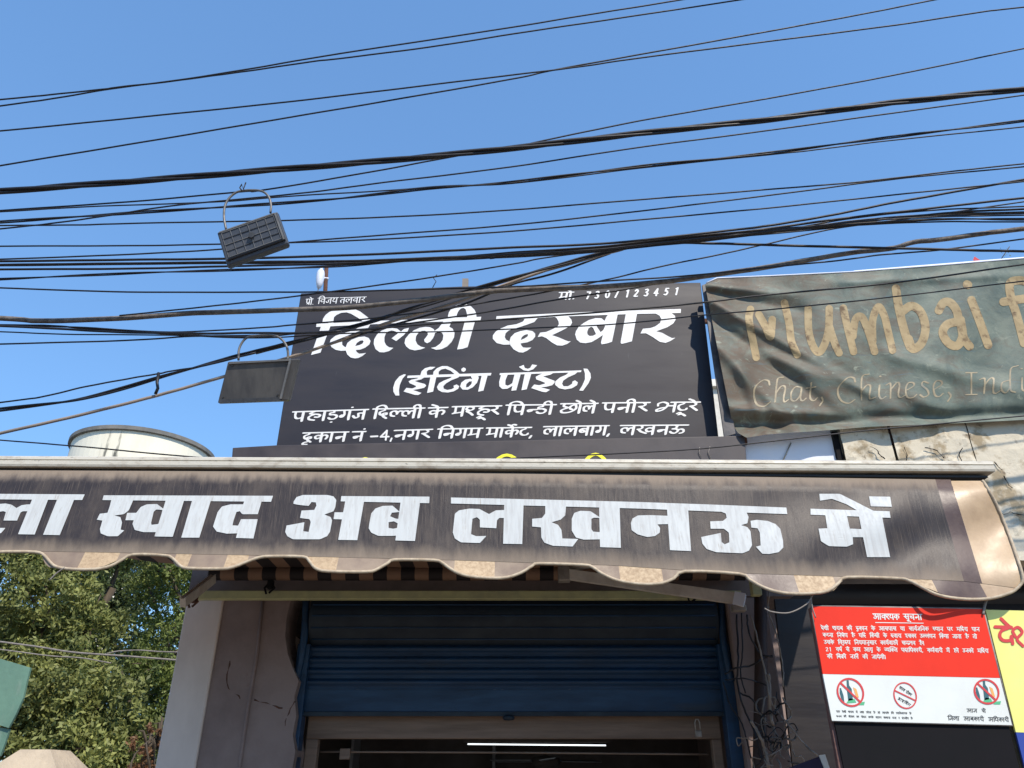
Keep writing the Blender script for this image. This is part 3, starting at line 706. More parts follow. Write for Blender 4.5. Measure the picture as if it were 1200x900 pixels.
# front bar: extruded section
def bar_section(x0p, y0p, x1p, y1p, Y, sec, name, m, parent, n=24):
    a, b = P(x0p, y0p, Y), P(x1p, y1p, Y); V = []; F = []; k = len(sec)
    for i in range(n+1):
        c = a.lerp(b, i/n)
        for (dy, dz) in sec: V.append((c.x, c.y+dy, c.z+dz))
    for i in range(n):
        for j in range(k):
            q = i*k+j; r = i*k+(j+1) % k; F.append((q, q+k, r+k, r))
    F.append(tuple(range(k))[::-1]); F.append(tuple(range(n*k, (n+1)*k)))
    return obj(name, V, F, m, parent)
sec = [(-.055,-.066),(-.060,-.055),(-.060,-.034),(-.054,-.030),(-.060,-.026),(-.058,-.012),(-.045,-.002),(-.015,0),(.06,0),(.06,-.066)]
bar_section(-160, 536.5, 1156, 543.5, YB+.03, sec, 'front_bar', M['bar_white'], aw)
bar_section(-160, 552.5, 1152, 560.5, YB+.05, [(-.045,0),(-.045,-.012),(.03,-.012),(.03,0)], 'bar_shadow_strip', M['bar_shadow'], aw)  # dark strip painted in as the thin shadow below the bar
# valance surface
def interp(x, tb):
    if x <= tb[0][0]: return tb[0][1]
    for (a, b), (c, d) in zip(tb[:-1], tb[1:]):
        if x <= c: return b+(d-b)*(x-a)/(c-a)
    return tb[-1][1]
TOP = [(-200,553),(0,554),(300,555.5),(600,558),(900,562),(1114,565),(1150,566)]
SEAM = [(-250,641),(0,645),(320,651),(520,656),(640,660),(720,662.5),(800,668),(880,672),(1000,676),(1060,678),(1130,681),(1200,690)]
SCAL = [(-200,645),(-150,646),(-140,652),(-125,664),(-110,667),(-60,667),(-40,661),(-25,652),(-8,648),(8,646.5),(42,647),(52,651),(59,659),(67,664.5),(85,667),(112,667),(130,663),(143,656),(156,650),(193,651),(203,655),(212,663.5),(222,666),(260,666.5),(275,664),(290,658),(305,653),(320,652),(355,652.5),(362,657),(370,666),(385,669.5),(430,670),(442,667),(455,659.5),(463,656),(508,656.5),(518,659.5),(527,666),(538,672),(552,675.5),(575,677.5),(595,676.5),(612,670.5),(624,663),(632,660.5),(682,662),(694,664.5),(706,672.5),(725,680.5),(752,684.5),(775,683.5),(790,677.5),(803,669.5),(866,672.5),(878,679),(892,687),(907,692.5),(925,695.5),(950,695.5),(970,692.5),(983,683),(993,676.5),(1050,677.8),(1064,680),(1078,687),(1096,696),(1115,700.5),(1140,702.5),(1162,701),(1180,696),(1190,691),(1196,688)]
def shift(xt): return (xt-607)*.054 + 15*max(0, min(1, (xt-1010)/140))**1.5
def vdepth(x, y):
    yt = interp(x, TOP); t = max(-.1, (y-yt)/(interp(x, SEAM)-yt))
    d = YB-.02-.045*math.sin(min(1, max(0, t)/.08)*math.pi/2) - .06*t
    d += .010*math.sin(x*.012+1)*t + .006*math.sin(x*.045)*t*t
    r = max(0, (x-850)/330)
    d += r*(.022*math.sin(t*7.5+x*.02)-.05*t+.012*math.sin(x*.07+t*3))
    d -= .02*max(0, t-1)*5
    return d
def vsurf(x, y): return P(x, y, vdepth(x, y))
ROWS = 26
def panel(name, xa, xb, m, step=7):
    n = max(1, int((xb-xa)/step)); V = []; F = []; uv = []
    for i in range(n+1):
        xt = xa+(xb-xa)*i/n; xbm = xt+shift(xt); yt = interp(xt, TOP)-3; ybm = interp(xbm, SEAM)
        for j in range(ROWS+1):
            t = j/ROWS; x = xt+(xbm-xt)*t; y = yt+(ybm-yt)*t
            V.append(vsurf(x, y)); uv.append((xt/110., t))
    for i in range(n):
        for j in range(ROWS):
            a = i*(ROWS+1)+j; F.append((a, a+1, a+ROWS+2, a+ROWS+1))
    return obj(name, V, F, m, aw, smooth=True, uv=uv)
panel('valance', -200, 1096, M['valance'])
panel('end_band', 1096, 1114, M['vinyl_brown'], 6)
def end_stripe():
    ER = [(563,1150.5),(570,1156),(592,1168),(628,1183),(660,1194),(674,1197.5),(682,1197.5),(690,1193)]
    V = []; F = []; n = 10
    for i in range(n+1):
        for j in range(ROWS+1):
            t = j/ROWS; xl_ = 1114+shift(1114)*t; yt = interp(1130, TOP)-2; yb = interp(xl_+(1195-xl_)*i/n, SEAM); y = yt+(yb-yt)*t
            x = xl_+(interp(y, ER)-xl_)*i/n; V.append(vsurf(x, y))
    for i in range(n):
        for j in range(ROWS): a = i*(ROWS+1)+j; F.append((a, a+1, a+ROWS+2, a+ROWS+1))
    return obj('end_stripe', V, F, M['vinyl_cream'], aw, smooth=True)
end_stripe()
# scallops
FLAPS = [(-150,-8),(42,156),(193,320),(355,463),(508,632),(682,803),(866,993),(1050,1196)]
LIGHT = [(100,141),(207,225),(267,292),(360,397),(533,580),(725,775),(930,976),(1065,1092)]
edge_r = [(1180,696),(1192,689),(1198,682),(1198,674),(1194,660),(1183,628),(1168,592),(1156,570),(1151,563)]
for fi, (a, b) in enumerate(FLAPS):
    V = []; F = []; mi = []
    xs = sorted(set(list(np.arange(a, b, 3.0))+[b]+[v_ for l in LIGHT for v_ in l if a < v_ < b]+[v_ for v_ in (930, 1092, 1148) if a < v_ < b])); n = len(xs)-1
    for x in xs:
        y0_ = interp(x, SEAM)-.5; y1_ = max(y0_+.4, interp(x, SCAL)); sl = (x-607)*.0010*min(1, (x-a)/12, (b-x)/12)
        for j in range(5):
            yy = y0_+(y1_-y0_)*j/4; V.append(vsurf(x+sl*(yy-y0_), yy)+Vector((0, .002, 0)))
    for i in range(n):
        xm = (xs[i]+xs[i+1])/2
        for j in range(4):
            q = i*5+j; F.append((q, q+1, q+6, q+5))
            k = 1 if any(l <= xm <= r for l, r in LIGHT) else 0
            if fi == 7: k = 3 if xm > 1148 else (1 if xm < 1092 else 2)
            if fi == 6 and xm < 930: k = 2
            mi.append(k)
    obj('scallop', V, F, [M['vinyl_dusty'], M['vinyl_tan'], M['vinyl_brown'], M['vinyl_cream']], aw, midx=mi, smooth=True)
pts = [(x, y) for x, y in SCAL if x > -180]
pp = [p for p in pts if p[0] < 1192]+edge_r[2:]
pp = [(float(q[0]), float(q[1])) for q in catmull(pp, 3)]
tube('edge_piping', [P(x, y, vdepth(min(x, 1199), y)-.004) for x, y in pp], .008, M['piping'], aw, 6)
# valance lettering
def vl(x, y): return P(x, y, vdepth(x, y)-.0035)
B = []
def add(pl_, ox, oy, s, holes=()): B.append(('p', tr(pl_, ox, oy, s), [tr(h_, ox, oy, s) for h_ in holes]))
add([(-60,140),(745,145),(722,195),(-60,188)], 0, 560, 7.5)
add([(-20,230),(50,225),(100,235),(145,265),(190,240),(240,233),(290,233),(265,293),(200,293),(180,305),(150,375),(30,375),(52,300),(30,292),(-20,300),(-40,330),(-50,420),(-30,440),(48,440),(8,487),(-60,490),(-120,450),(-125,380),(-90,280)], 0, 560, 7.5)
add([(290,170),(430,170),(305,498),(158,495)], 0, 560, 7.5); add([(510,170),(658,175),(525,503),(378,500)], 0, 560, 7.5)
lettering('lettering', B, vl, M['banner_letter'], aw, .35, .06, (14, 5), split='letter'); B.clear()
add([(108,102),(1100,105),(1088,140),(100,130)], 100, 560, 5)
add([(155,120),(285,120),(255,190),(225,213),(170,220),(205,230),(215,260),(207,303),(228,308),(190,342),(130,342),(90,325),(85,300),(100,250),(67,245),(85,210),(130,205),(142,170)], 100, 560, 5)
add([(245,205),(310,205),(295,248),(235,248)], 100, 560, 5)
add([(276,270),(298,205),(325,170),(360,155),(420,153),(462,185),(440,314),(410,318),(340,318),(290,305)], 100, 560, 5, [[(385,265),(400,200),(415,185),(452,188),(432,270),(388,275)]])
add([(475,120),(582,120),(512,345),(405,343)], 100, 560, 5); add([(628,125),(738,125),(668,350),(562,350)], 100, 560, 5)
add([(935,125),(1037,125),(1010,213),(920,213),(905,195),(885,200),(868,250),(862,278),(895,280),(912,242),(1010,242),(985,355),(882,352),(890,325),(830,327),(770,315),(748,285),(775,200),(800,168),(850,155),(925,155)], 100, 560, 5)
lettering('lettering', B, vl, M['banner_letter'], aw, .35, .06, (14, 5), split='letter'); B.clear()
add([(145,165),(165,135),(210,120),(380,120),(425,130),(445,155),(438,205),(425,235),(360,258),(405,275),(415,300),(400,380),(380,410),(330,432),(140,432),(100,410),(85,380),(95,335),(220,312),(212,375),(250,380),(265,310),(255,290),(190,282),(200,230),(290,225),(305,195),(300,172),(270,170),(250,197),(180,190),(143,182)], 320, 560, 6)
add([(432,242),(520,242),(510,292),(425,290)], 320, 560, 6)
add([(480,128),(1100,132),(1098,178),(475,165)], 320, 560, 6); add([(510,150),(642,150),(592,438),(458,436)], 320, 560, 6); add([(898,160),(1034,165),(998,444),(860,440)], 320, 560, 6)
add([(675,330),(690,250),(720,215),(770,197),(840,195),(885,235),(920,240),(890,405),(830,408),(740,408),(690,385),(672,355)], 320, 560, 6, [[(823,270),(835,245),(888,240),(884,290),(860,286)], [(812,312),(850,305),(880,322),(872,352),(845,358),(812,352)]])
lettering('lettering', B, vl, M['banner_letter'], aw, .35, .06, (14, 5), split='letter'); B.clear()
B.append(('p', [(528.4,583),(640,585.5),(750,588.3),(840,591.5),(921.5,594.8),(922.6,602.4),(840,599.5),(750,596),(640,593),(528.4,590)], []))
add([(115,210),(140,190),(200,180),(260,182),(315,212),(355,190),(415,188),(405,235),(375,235),(362,248),(358,295),(262,290),(262,245),(245,230),(218,240),(210,330),(240,342),(300,340),(262,382),(150,378),(115,355),(103,320)], 510, 560, 5)
add([(405,140),(518,145),(510,388),(398,386)], 510, 560, 5)
add([(645,145),(768,148),(762,220),(735,245),(682,260),(720,275),(740,305),(745,355),(838,358),(805,402),(690,398),(640,380),(622,350),(620,290),(568,285),(568,240),(625,235),(645,210)], 510, 560, 5)
add([(800,240),(815,205),(850,193),(910,195),(965,232),(985,240),(980,360),(870,362),(825,350),(800,310)], 510, 560, 5, [[(915,240),(930,233),(966,235),(964,318),(925,315),(915,300)]])
add([(960,150),(1080,155),(1088,410),(966,406)], 510, 560, 5)
s_ = 5.4545
add([(335,180),(470,185),(490,468),(355,462)], 720, 560, s_)
add([(105,290),(115,260),(150,240),(230,238),(355,243),(355,295),(275,297),(292,320),(290,350),(260,372),(210,378),(150,362),(110,335)], 720, 560, s_)
add([(620,200),(840,210),(858,250),(850,290),(810,302),(850,315),(870,340),(880,430),(860,465),(820,482),(650,475),(590,455),(562,420),(555,378),(680,352),(685,410),(705,425),(735,412),(732,350),(700,325),(615,325),(612,278),(695,275),(718,255),(712,228),(680,215),(620,212)], 720, 560, s_)
add([(870,275),(910,268),(980,275),(1030,295),(1060,325),(1078,400),(1080,445),(1050,475),(990,487),(945,485),(905,440),(935,432),(930,350),(915,322),(875,318)], 720, 560, s_)
lettering('lettering', B, vl, M['banner_letter'], aw, .35, .06, (14, 5), split='letter'); B.clear()
s_ = 4.2857
add([(128,412),(525,425),(530,458),(128,442)], 920, 500, s_)
add([(200,430),(308,435),(325,512),(395,515),(400,555),(340,555),(342,590),(310,603),(220,600),(180,575),(168,512),(212,510)], 920, 500, s_)
add([(365,420),(483,430),(528,655),(412,655)], 920, 500, s_)
add([(172,337),(275,337),(360,380),(455,428),(375,428),(310,390),(235,362),(175,372)], 920, 500, s_)
add([(422,350),(528,352),(536,402),(430,400)], 920, 500, s_)
lettering('lettering', B, vl, M['banner_letter'], aw, .35, .06, (14, 5), split='letter'); B.clear()

# striped cloth behind, roller, arms, brackets
YR = 5.72
rz = P(600, 672, YR).z; fz = P(600, 545, YB).z
xl0, xr0 = P(247, 672, YR).x, P(872, 672, YR).x
V = []; F = []; uv = []; NI, NJ = 70, 16
for j in range(NJ+1):
    t = j/NJ; Y = YB+.06+(YR-YB-.06)*t; z = fz-.012+(rz+.045-fz)*t-.03*math.sin(math.pi*t)
    xa_ = max(-4.4, xl0-(YR-Y)*1.8); xb_ = xr0+(2.58-xr0)*(1-t)
    for i in range(NI+1):
        x = xa_+(xb_-xa_)*i/NI; V.append((x, Y, z+.004*math.sin(x*9+t*4))); uv.append((x/.205, t))
for j in range(NJ):
    for i in range(NI): a = j*(NI+1)+i; F.append((a, a+1, a+NI+2, a+NI+1))
obj('awning_cloth', V, F, M['stripes'], aw, smooth=True, uv=uv)
V, F, uv = [], [], []
for i in range(2):
    for k in range(17):
        a = 2*math.pi*k/16; x = (xl0, xr0)[i]
        V.append((x, YR+.052*math.cos(a), rz+.052*math.sin(a))); uv.append((x/.205, k/16))
for k in range(16): F.append((k, k+1, 18+k, 17+k))
obj('cloth_roll', V, F, M['stripes'], aw, smooth=True, uv=uv)
box('mounting_bar', (P(222,697,YR).x, P(868,697,YR).x, YR-.03, YR+.03, P(600,703,YR).z, P(600,693,YR).z), M['pale_green'], aw, .006)
def arm(name, pa, Ya, pb, Yb, ha, hb, m, parent):
    a, b = P(*pa, Ya), P(*pb, Yb); u = (b-a).normalized(); n = Vector((0, 0, 1)); n = (n-u*u.dot(n)).normalized(); s = u.cross(n)
    V = []
    for c, h_ in ((a, ha), (b, hb)):
        for sy, sz in ((-.6, -1), (.6, -1), (.6, 1), (.35, 1), (.35, .8), (-.35, .8), (-.35, 1), (-.6, 1)): V.append(c+s*sy*h_+n*sz*h_)
    F = [(i, (i+1) % 8, 8+(i+1) % 8, 8+i) for i in range(8)]+[tuple(range(8))[::-1], tuple(range(8, 16))]
    o = obj(name, V, F, m, parent); bm = bmesh.new(); bm.from_mesh(o.data); bmesh.ops.recalc_face_normals(bm, faces=bm.faces); bm.to_mesh(o.data); bm.free(); return bevel(o, .003)
M['arm_paint'] = mat('arm_paint', (.66,.62,.55), (.50,.45,.39), 8, .5, .1)
arm('folding_arm', (664, 673), 5.35, (866, 702), 4.95, .036, .036, M['arm_paint'], aw)
arm('folding_arm', (664, 664), 5.42, (730, 655), 5.1, .03, .03, M['arm_paint'], aw)
arm('folding_arm', (214, 706), 5.0, (250, 678), 5.45, .032, .032, M['arm_paint'], aw)
arm('arm_end_cap', (860, 701), 4.962, (873, 704), 4.94, .042, .042, M['panel_white'], aw)
box('elbow_joint', (P(654,672,5.36).x, P(668,672,5.36).x, 5.32, 5.40, P(660,682,5.36).z, P(660,664,5.36).z), M['steel'], aw, .008)
box('wall_bracket', (P(879,680,5.3).x, P(890,680,5.3).x, 5.28, 5.34, P(885,698,5.3).z, P(885,660,5.3).z), M['pale_green'], aw, .006)
box('bracket_block', (P(857,714,4.98).x, P(873,714,4.98).x, 4.94, 5.0, P(860,717,4.98).z, P(860,710,4.98).z), M['steel'], aw, .004)
for (cx, cy, Y) in ((316, 688, 5.62), (226, 704, 5.3), (812, 698, 5.64)):
    c = P(cx, cy, Y)
    gs = [tube_geo([P(cx-4, cy+8, Y), P(cx-6, cy+1, Y), P(cx+1, cy-7, Y), P(cx+6, cy+1, Y), P(cx-1, cy+7, Y)], .008, 7)]
    gs.append(box_geo(c.x-.016, c.x+.018, Y-.02, Y+.04, c.z-.01, c.z+.05))
    v, f = merge(*gs); obj('clamp', v, f, M['rust'] if cx < 300 else M['black_plain'], aw)
# loose strings tied to scallops
for i, (pts, lab) in enumerate((([(76,665),(66,672),(58,680)], 'pale string end hanging from the leftmost full scallop above the tree'),
        ([(953,696),(945,708),(925,718),(905,717),(896,713)], 'slack grey string looping from the scallop to the bracket left of the red notice'),
        ([(950,696),(952,712),(956,724)], 'short string tying the top left corner of the red notice to the awning'),
        ([(1157,700),(1154,710),(1152,720)], 'short white string tying the yellow board to the awning corner'))):
    o = tube('string', [P(x, y, 3.84+i*.006) for x, y in catmull(pts, 5)], .0035 if i != 3 else .006, M['cable_pale'], None, 6); tag(o, lab, 'string', 'strings tied to the awning hem')

# ================================================================ SIGNS ON THE ROOF
YS1 = 5.72
ms = empty('roof_sign', P(585, 521, YS1), 'big black sign board with white Hindi lettering standing above the awning', 'sign')
slab('board', [(352.5,343.5),(540,335.5),(821,331),(842.5,515),(842.5,535),(322,545),(324,521)], YS1, .10, M['sign_black'], ms, .006)
def so(x, y): return P(x, y, YS1-.0035)
A1 = []
def ad1(pl_, ox, oy, s, holes=()): A1.append(('p', tr(pl_, ox, oy, s), [tr(h_, ox, oy, s) for h_ in holes]))
ad1([(178,285),(185,235),(215,190),(260,155),(310,138),(400,136),(500,128),(570,128),(620,150),(680,195),(722,228),(752,262),(650,265),(620,240),(570,210),(510,175),(460,160),(400,165),(345,190),(315,215),(308,250),(308,285)], 360, 350, 10)
A1.append(('p', [(371,379.4),(430,376.5),(490,374.2),(530,372.2),(564,371.2),(563,375.5),(520,376.8),(470,378.3),(420,380.8),(370.4,383.2)], []))
ad1([(162,325),(274,318),(155,632),(45,660)], 360, 350, 10)
ad1([(600,340),(740,300),(700,368),(600,395),(490,425),(430,465),(408,500),(410,540),(435,562),(455,570),(452,608),(400,612),(335,600),(285,568),(262,525),(275,480),(330,435),(420,405),(500,385)], 360, 350, 10)
ad1([(455,560),(470,520),(520,480),(600,450),(670,443),(720,460),(742,495),(730,535),(680,575),(620,598),(570,602),(580,625),(610,645),(650,642),(690,635),(650,670),(600,695),(560,700),(510,690),(470,655),(452,610)], 360, 350, 10, [[(563,555),(580,520),(620,492),(650,488),(662,500),(650,525),(610,545)]])
ad1([(1192,342),(1180,378),(1125,432),(1042,497),(988,465),(1062,408),(1035,383),(990,372),(945,385),(918,415),(904,455),(905,505),(925,545),(960,570),(1010,577),(960,614),(900,630),(848,627),(800,590),(779,530),(785,475),(818,420),(870,375),(935,350),(1000,344),(1055,352),(1098,385),(1135,355)], 360, 350, 10)
ad1([(140,520),(150,470),(190,420),(250,370),(320,340),(390,330),(440,335),(480,355),(500,390),(490,430),(470,470),(440,505),(405,522),(375,505),(370,480),(395,450),(415,420),(408,390),(380,375),(340,378),(300,405),(275,440),(270,490),(290,535),(330,562),(385,575),(330,595),(260,607),(200,592),(160,560)], 460, 350, 10)
ad1([(595,255),(700,250),(665,330),(705,352),(727,400),(720,455),(690,510),(640,560),(575,592),(510,600),(448,577),(505,566),(555,530),(588,485),(596,430),(580,398),(540,392),(490,402),(480,385),(540,345),(565,310),(590,285)], 460, 350, 10)
ad1([(852,250),(972,245),(880,568),(820,588),(757,595)], 460, 350, 10)
ad1([(650,235),(650,200),(660,160),(690,115),(740,80),(800,62),(860,62),(920,90),(960,130),(980,170),(985,230),(872,235),(875,190),(865,150),(855,120),(830,108),(800,115),(775,140),(755,180),(745,235)], 460, 350, 10)
lettering('lettering', A1, so, M['white_letter'], ms, .25, .04, split='letter'); A1.clear()
A1.append(('p', [(582,370.5),(640,367.8),(690,365.5),(750,363.6),(798,362),(797.8,366.8),(740,368),(700,369.5),(652,371.2),(620,373.5),(581,375.2)], []))
ad1([(450,235),(600,228),(560,275),(460,310),(330,352),(262,372),(225,405),(215,450),(230,480),(268,500),(275,538),(200,540),(120,520),(75,470),(75,430),(110,385),(165,350),(250,315),(350,300),(430,268)], 570, 350, 10)
ad1([(270,500),(285,450),(330,405),(400,380),(470,368),(540,380),(572,410),(572,445),(540,485),(480,512),(400,525),(410,550),(430,572),(470,575),(528,572),(480,608),(430,632),(380,628),(320,595),(280,545)], 570, 350, 10, [[(400,485),(415,450),(445,425),(480,415),(490,425),(480,445),(440,470)]])
ad1([(795,205),(960,205),(995,245),(1005,280),(985,315),(930,350),(860,385),(770,428),(850,455),(920,485),(960,500),(990,497),(950,530),(890,550),(830,548),(770,515),(700,460),(650,440),(600,450),(630,398),(700,390),(760,365),(830,330),(850,300),(845,265),(825,230)], 570, 350, 10)
ad1([(-60,420),(-50,380),(-15,325),(40,285),(100,250),(180,228),(250,230),(285,262),(305,215),(330,180),(440,175),(372,505),(310,525),(250,535),(243,512),(265,425),(200,470),(130,510),(60,522),(0,515),(-42,480)], 680, 350, 10, [[(80,390),(95,350),(125,330),(150,340),(185,415),(150,435),(110,438),(85,420)], [(190,318),(285,300),(290,325),(268,370),(238,392),(205,345)]])
ad1([(533,180),(665,175),(605,500),(550,515),(485,530),(472,515)], 680, 350, 10)
ad1([(840,160),(1050,155),(1110,200),(1118,245),(1090,290),(1020,335),(890,382),(960,400),(1030,440),(1075,462),(1115,458),(1060,495),(1000,518),(930,505),(850,450),(770,405),(705,408),(735,352),(820,345),(880,325),(935,285),(950,240),(930,200),(890,178)], 680, 350, 10)
lettering('lettering', A1, so, M['white_letter'], ms, .25, .04, split='letter'); A1.clear()
ad1([(235,185),(258,190),(215,240),(185,310),(175,370),(180,435),(135,435),(110,390),(108,340),(130,270),(180,210)], 450, 420, 10)
A1.append(('p', [(477.8,440.2),(520,438.8),(576,437),(575,440),(520,441.8),(477,443)], []))
ad1([(420,215),(490,210),(440,245),(360,265),(420,285),(480,300),(495,320),(470,345),(400,360),(340,370),(440,405),(400,430),(360,428),(230,388),(262,345),(330,352),(375,335),(370,320),(300,290),(288,270),(320,250),(390,235)], 450, 420, 10)
ad1([(425,200),(440,150),(480,115),(540,98),(605,100),(560,130),(520,135),(500,155),(505,200)], 450, 420, 10)
ad1([(575,200),(580,155),(620,115),(680,90),(740,90),(800,115),(850,150),(895,190),(840,195),(780,145),(720,120),(670,130),(640,155),(640,200)], 450, 420, 10)
ad1([(548,200),(618,195),(575,390),(505,405)], 450, 420, 10)
ad1([(810,200),(895,190),(870,225),(790,255),(730,290),(695,325),(700,355),(740,370),(790,362),(820,345),(815,320),(850,305),(882,325),(870,355),(820,385),(750,400),(680,395),(635,370),(620,335),(645,290),(700,260),(780,230)], 450, 420, 10)
ad1([(932,105),(957,118),(959,140),(935,158),(910,150),(905,125)], 450, 420, 10)
ad1([(1020,185),(1100,185),(1110,230),(1090,285),(1040,340),(980,368),(920,365),(892,330),(905,285),(950,250),(1010,238),(1035,245),(1020,215)], 450, 420, 10, [[(960,340),(965,300),(1000,270),(1030,268),(1025,300),(990,335)]])
ad1([(1147,190),(1217,187),(1165,378),(1103,390)], 450, 420, 10)
s_ = 8.571
ad1([(135,148),(955,120),(950,138),(132,168)], 570, 420, s_)
ad1([(150,155),(218,155),(190,220),(190,265),(215,275),(260,250),(285,150),(347,148),(300,320),(250,325),(262,275),(210,305),(160,308),(130,280),(128,235)], 570, 420, s_)
ad1([(387,150),(453,146),(405,310),(352,320)], 570, 420, s_); ad1([(325,85),(375,65),(385,95),(415,105),(440,95),(460,60),(510,68),(470,110),(420,128),(370,118)], 570, 420, s_)
ad1([(600,138),(695,133),(640,165),(570,180),(630,205),(685,225),(685,245),(660,270),(600,285),(545,290),(640,315),(600,340),(560,335),(450,298),(480,262),(530,270),(585,255),(590,245),(500,210),(495,185),(530,165)], 570, 420, s_)
ad1([(840,130),(925,128),(890,160),(820,190),(770,225),(760,255),(775,280),(820,280),(860,255),(865,232),(890,220),(918,240),(910,270),(860,300),(790,312),(730,300),(690,265),(692,230),(740,190),(800,165)], 570, 420, s_)
ad1([(975,102),(1015,105),(1045,150),(1050,195),(1025,250),(970,325),(932,322),(965,270),(990,210),(990,150)], 570, 420, s_)
lettering('lettering', A1, so, M['white_letter'], ms, .22, .04, split='letter'); A1.clear()
PEN = (.155, .062, R(-14))
def line(ws, hgt, parent, surf, m, sl=-.24, pen=PEN, h=.2):
    it = []
    for t, x0, x1, y0, y1 in ws: it += words(t, x0+ (0 if sl >= 0 else .0), x1, y0, y1, hgt, sl, pen)
    lettering('lettering', it, surf, m, parent, h, .04, split='letter')
line([('पहाड़गंज',344,431,482.7,479.9),('दिल्ली',438,497,479.3,478.2),('के',503,524,478,477.5),('मश्हूर',531,587,476.6,475.6),('पिन्डी',594,651,474.8,474.2),('छोले',658,700,473.2,472.7),('पनीर',707,761,472.2,471.7),('भटूरे',770,820,471.6,471.2)], 11.2, ms, so, M['white_letter'])
it = []
for t, x0, x1, y0, y1 in [('दुकान',356,408,507.4,506.2),('नं',414,428,506,505.7),('नगर',463,506,504.5,503.2),('निगम',514,565,502.8,501.8),('मार्केट,',571,629,501.6,500.8),('लालबाग,',638,720,500,498.7),('लखनऊ',728,806,498.7,498.1)]:
    it += words(t, x0, x1, y0, y1, 10.8, -.24, PEN)
it += [('s', [(434.5,511.6),(442.5,511.2)], (.9,1.0,0)), ('s', [(452,515.5),(453.5,504.5),(446,512),(455.5,511.6)], (1.1,.9,0)), ('s', [(459,513.5),(457.5,517)], (1.,.8,0))]
lettering('lettering', it, so, M['white_letter'], ms, .2, .04, split='letter')
line([('प्रो.',359,369.5,350.6,350.2),('विजय',373,396.5,349.4,348.8),('तलवार',399,429,348.9,347.9)], 6.6, ms, so, M['white_letter'], -.2, (.085,.05,R(-12)), .14)
it = words('मो.', 656, 677, 342.8, 342.2, 8.3, -.24, PEN)
for d, cx in zip('7307123451', (330,400,480,550,635,705,785,860,940,1020)):
    px_ = 640+cx/6.667; py_ = 325+(112-(cx-330)*.045)/6.667
    for s in D[d]:
        q = s if d in LINEAR else catmull(s, 5)
        it.append(('s', [(px_+(p[0]-.3)*8.6-.2*(p[1]-.5)*8.3, py_+p[1]*8.2) for p in q], (1.05,.72,R(-10))))
lettering('lettering', it, so, M['white_letter'], ms, .16, .04, split='letter')
# rear frame of the sign
for x in (400, 560, 700, 815):
    a, b = P(x, 350, YS1+.16), P(x, 540, YS1+.16); box('frame_post', (b.x-.02, b.x+.02, YS1+.105, YS1+.145, zc+.132, a.z), M['rust'], ms)
for y in (365, 500): box('frame_rail', (P(345,y,YS1).x, P(835,y,YS1).x, YS1+.147, YS1+.18, P(600,y,YS1).z-.02, P(600,y,YS1).z+.02), M['rust'], ms)
box('frame_stub', (P(542,325,YS1+.12).x, P(549,325,YS1+.12).x, YS1+.11, YS1+.15, P(545,345,YS1).z, P(545,327,YS1+.12).z), M['cable_tan'], ms)
tube('wire_tail', [P(507,337,YS1), P(511,330,YS1), P(508,326,YS1), P(512,322,YS1)], .004, M['cable'], ms, 5)
# lower strip sign
YS2 = 5.55
st = empty('strip_sign', P(573, 540, YS2), 'low dark strip sign with tops of yellow letters just above the awning bar', 'sign')
slab('board', [(272.5,524.5),(324,521.5),(872.5,510.5),(876,548),(870,600),(266,600)], YS2, .12, M['strip_black'], st, .006)
ys_ = [('s', [(x0+(x1-x0)*k/8, 545-14*math.sin(math.pi*k/8)*kk) for k in range(9)], (2.3, 1.6, 0)) for x0, x1, kk in ((576,612,.85),(682,714,.92),(418,438,.55))]
ys_ += words('नमकीन छोले भटूरे पनीर कुल्चे', 300, 850, 553, 549, 26, -.2, PEN)
lettering('lettering', ys_, lambda x, y: P(x, y, YS2-.0035), M['yellow_letter'], st, .4, .08, split='letter')
tube('scratched_wire', [P(x, y, YS2-.01) for x, y in ((820,524),(819,530),(822,536))], .003, M['cable_pale'], st, 5)
tube('scratched_wire', [P(x, y, YS2-.01) for x, y in ((832,523),(830,530),(833,537))], .003, M['cable_pale'], st, 5)

# ---- torn green banner
YM = 5.50
gb = empty('faded_banner', P(1000, 508, YM), 'torn faded green fabric banner with cream painted English lettering, right of the black sign', 'banner')
MT = [(826,333),(840,326.5),(900,324),(1000,319),(1100,311.5),(1200,303),(1330,293)]
MBt = [(856,492),(864,507),(875,513),(900,509),(960,505),(1020,500),(1100,497),(1200,492),(1330,487)]
FOLDS = [((838,355),(1010,455),.030,7),((850,385),(960,470),-.03,8),((845,410),(930,500),.026,8),((835,335),(920,345),.022,5),((835,345),(930,362),-.022,6),((905,420),(1100,480),.022,9),((870,440),(900,508),.02,7),((960,430),(1130,500),-.022,9),((1060,420),(1200,460),.018,9),((1010,330),(1200,322),.012,5),((870,497),(1180,486),-.05,8),((880,480),(1050,495),.022,6)]
def mdepth(x, y):
    d = YM+.012*math.sin(x*.05+y*.03)+.006*math.sin(x*.11-y*.07)
    for (a, b, amp, wd) in FOLDS:
        dx, dy = b[0]-a[0], b[1]-a[1]; L_ = math.hypot(dx, dy); t = ((x-a[0])*dx+(y-a[1])*dy)/L_/L_
        e = abs((x-a[0])*dy-(y-a[1])*dx)/L_; fall = math.exp(-max(0, t-1)**2*30-max(0, -t)**2*30)*(1-.4*min(1, max(0, t)))
        d -= 1.5*amp*math.exp(-(e/wd)**2)*fall
    return d
NX, NY = 200, 84; V = []; F = []; uv = []
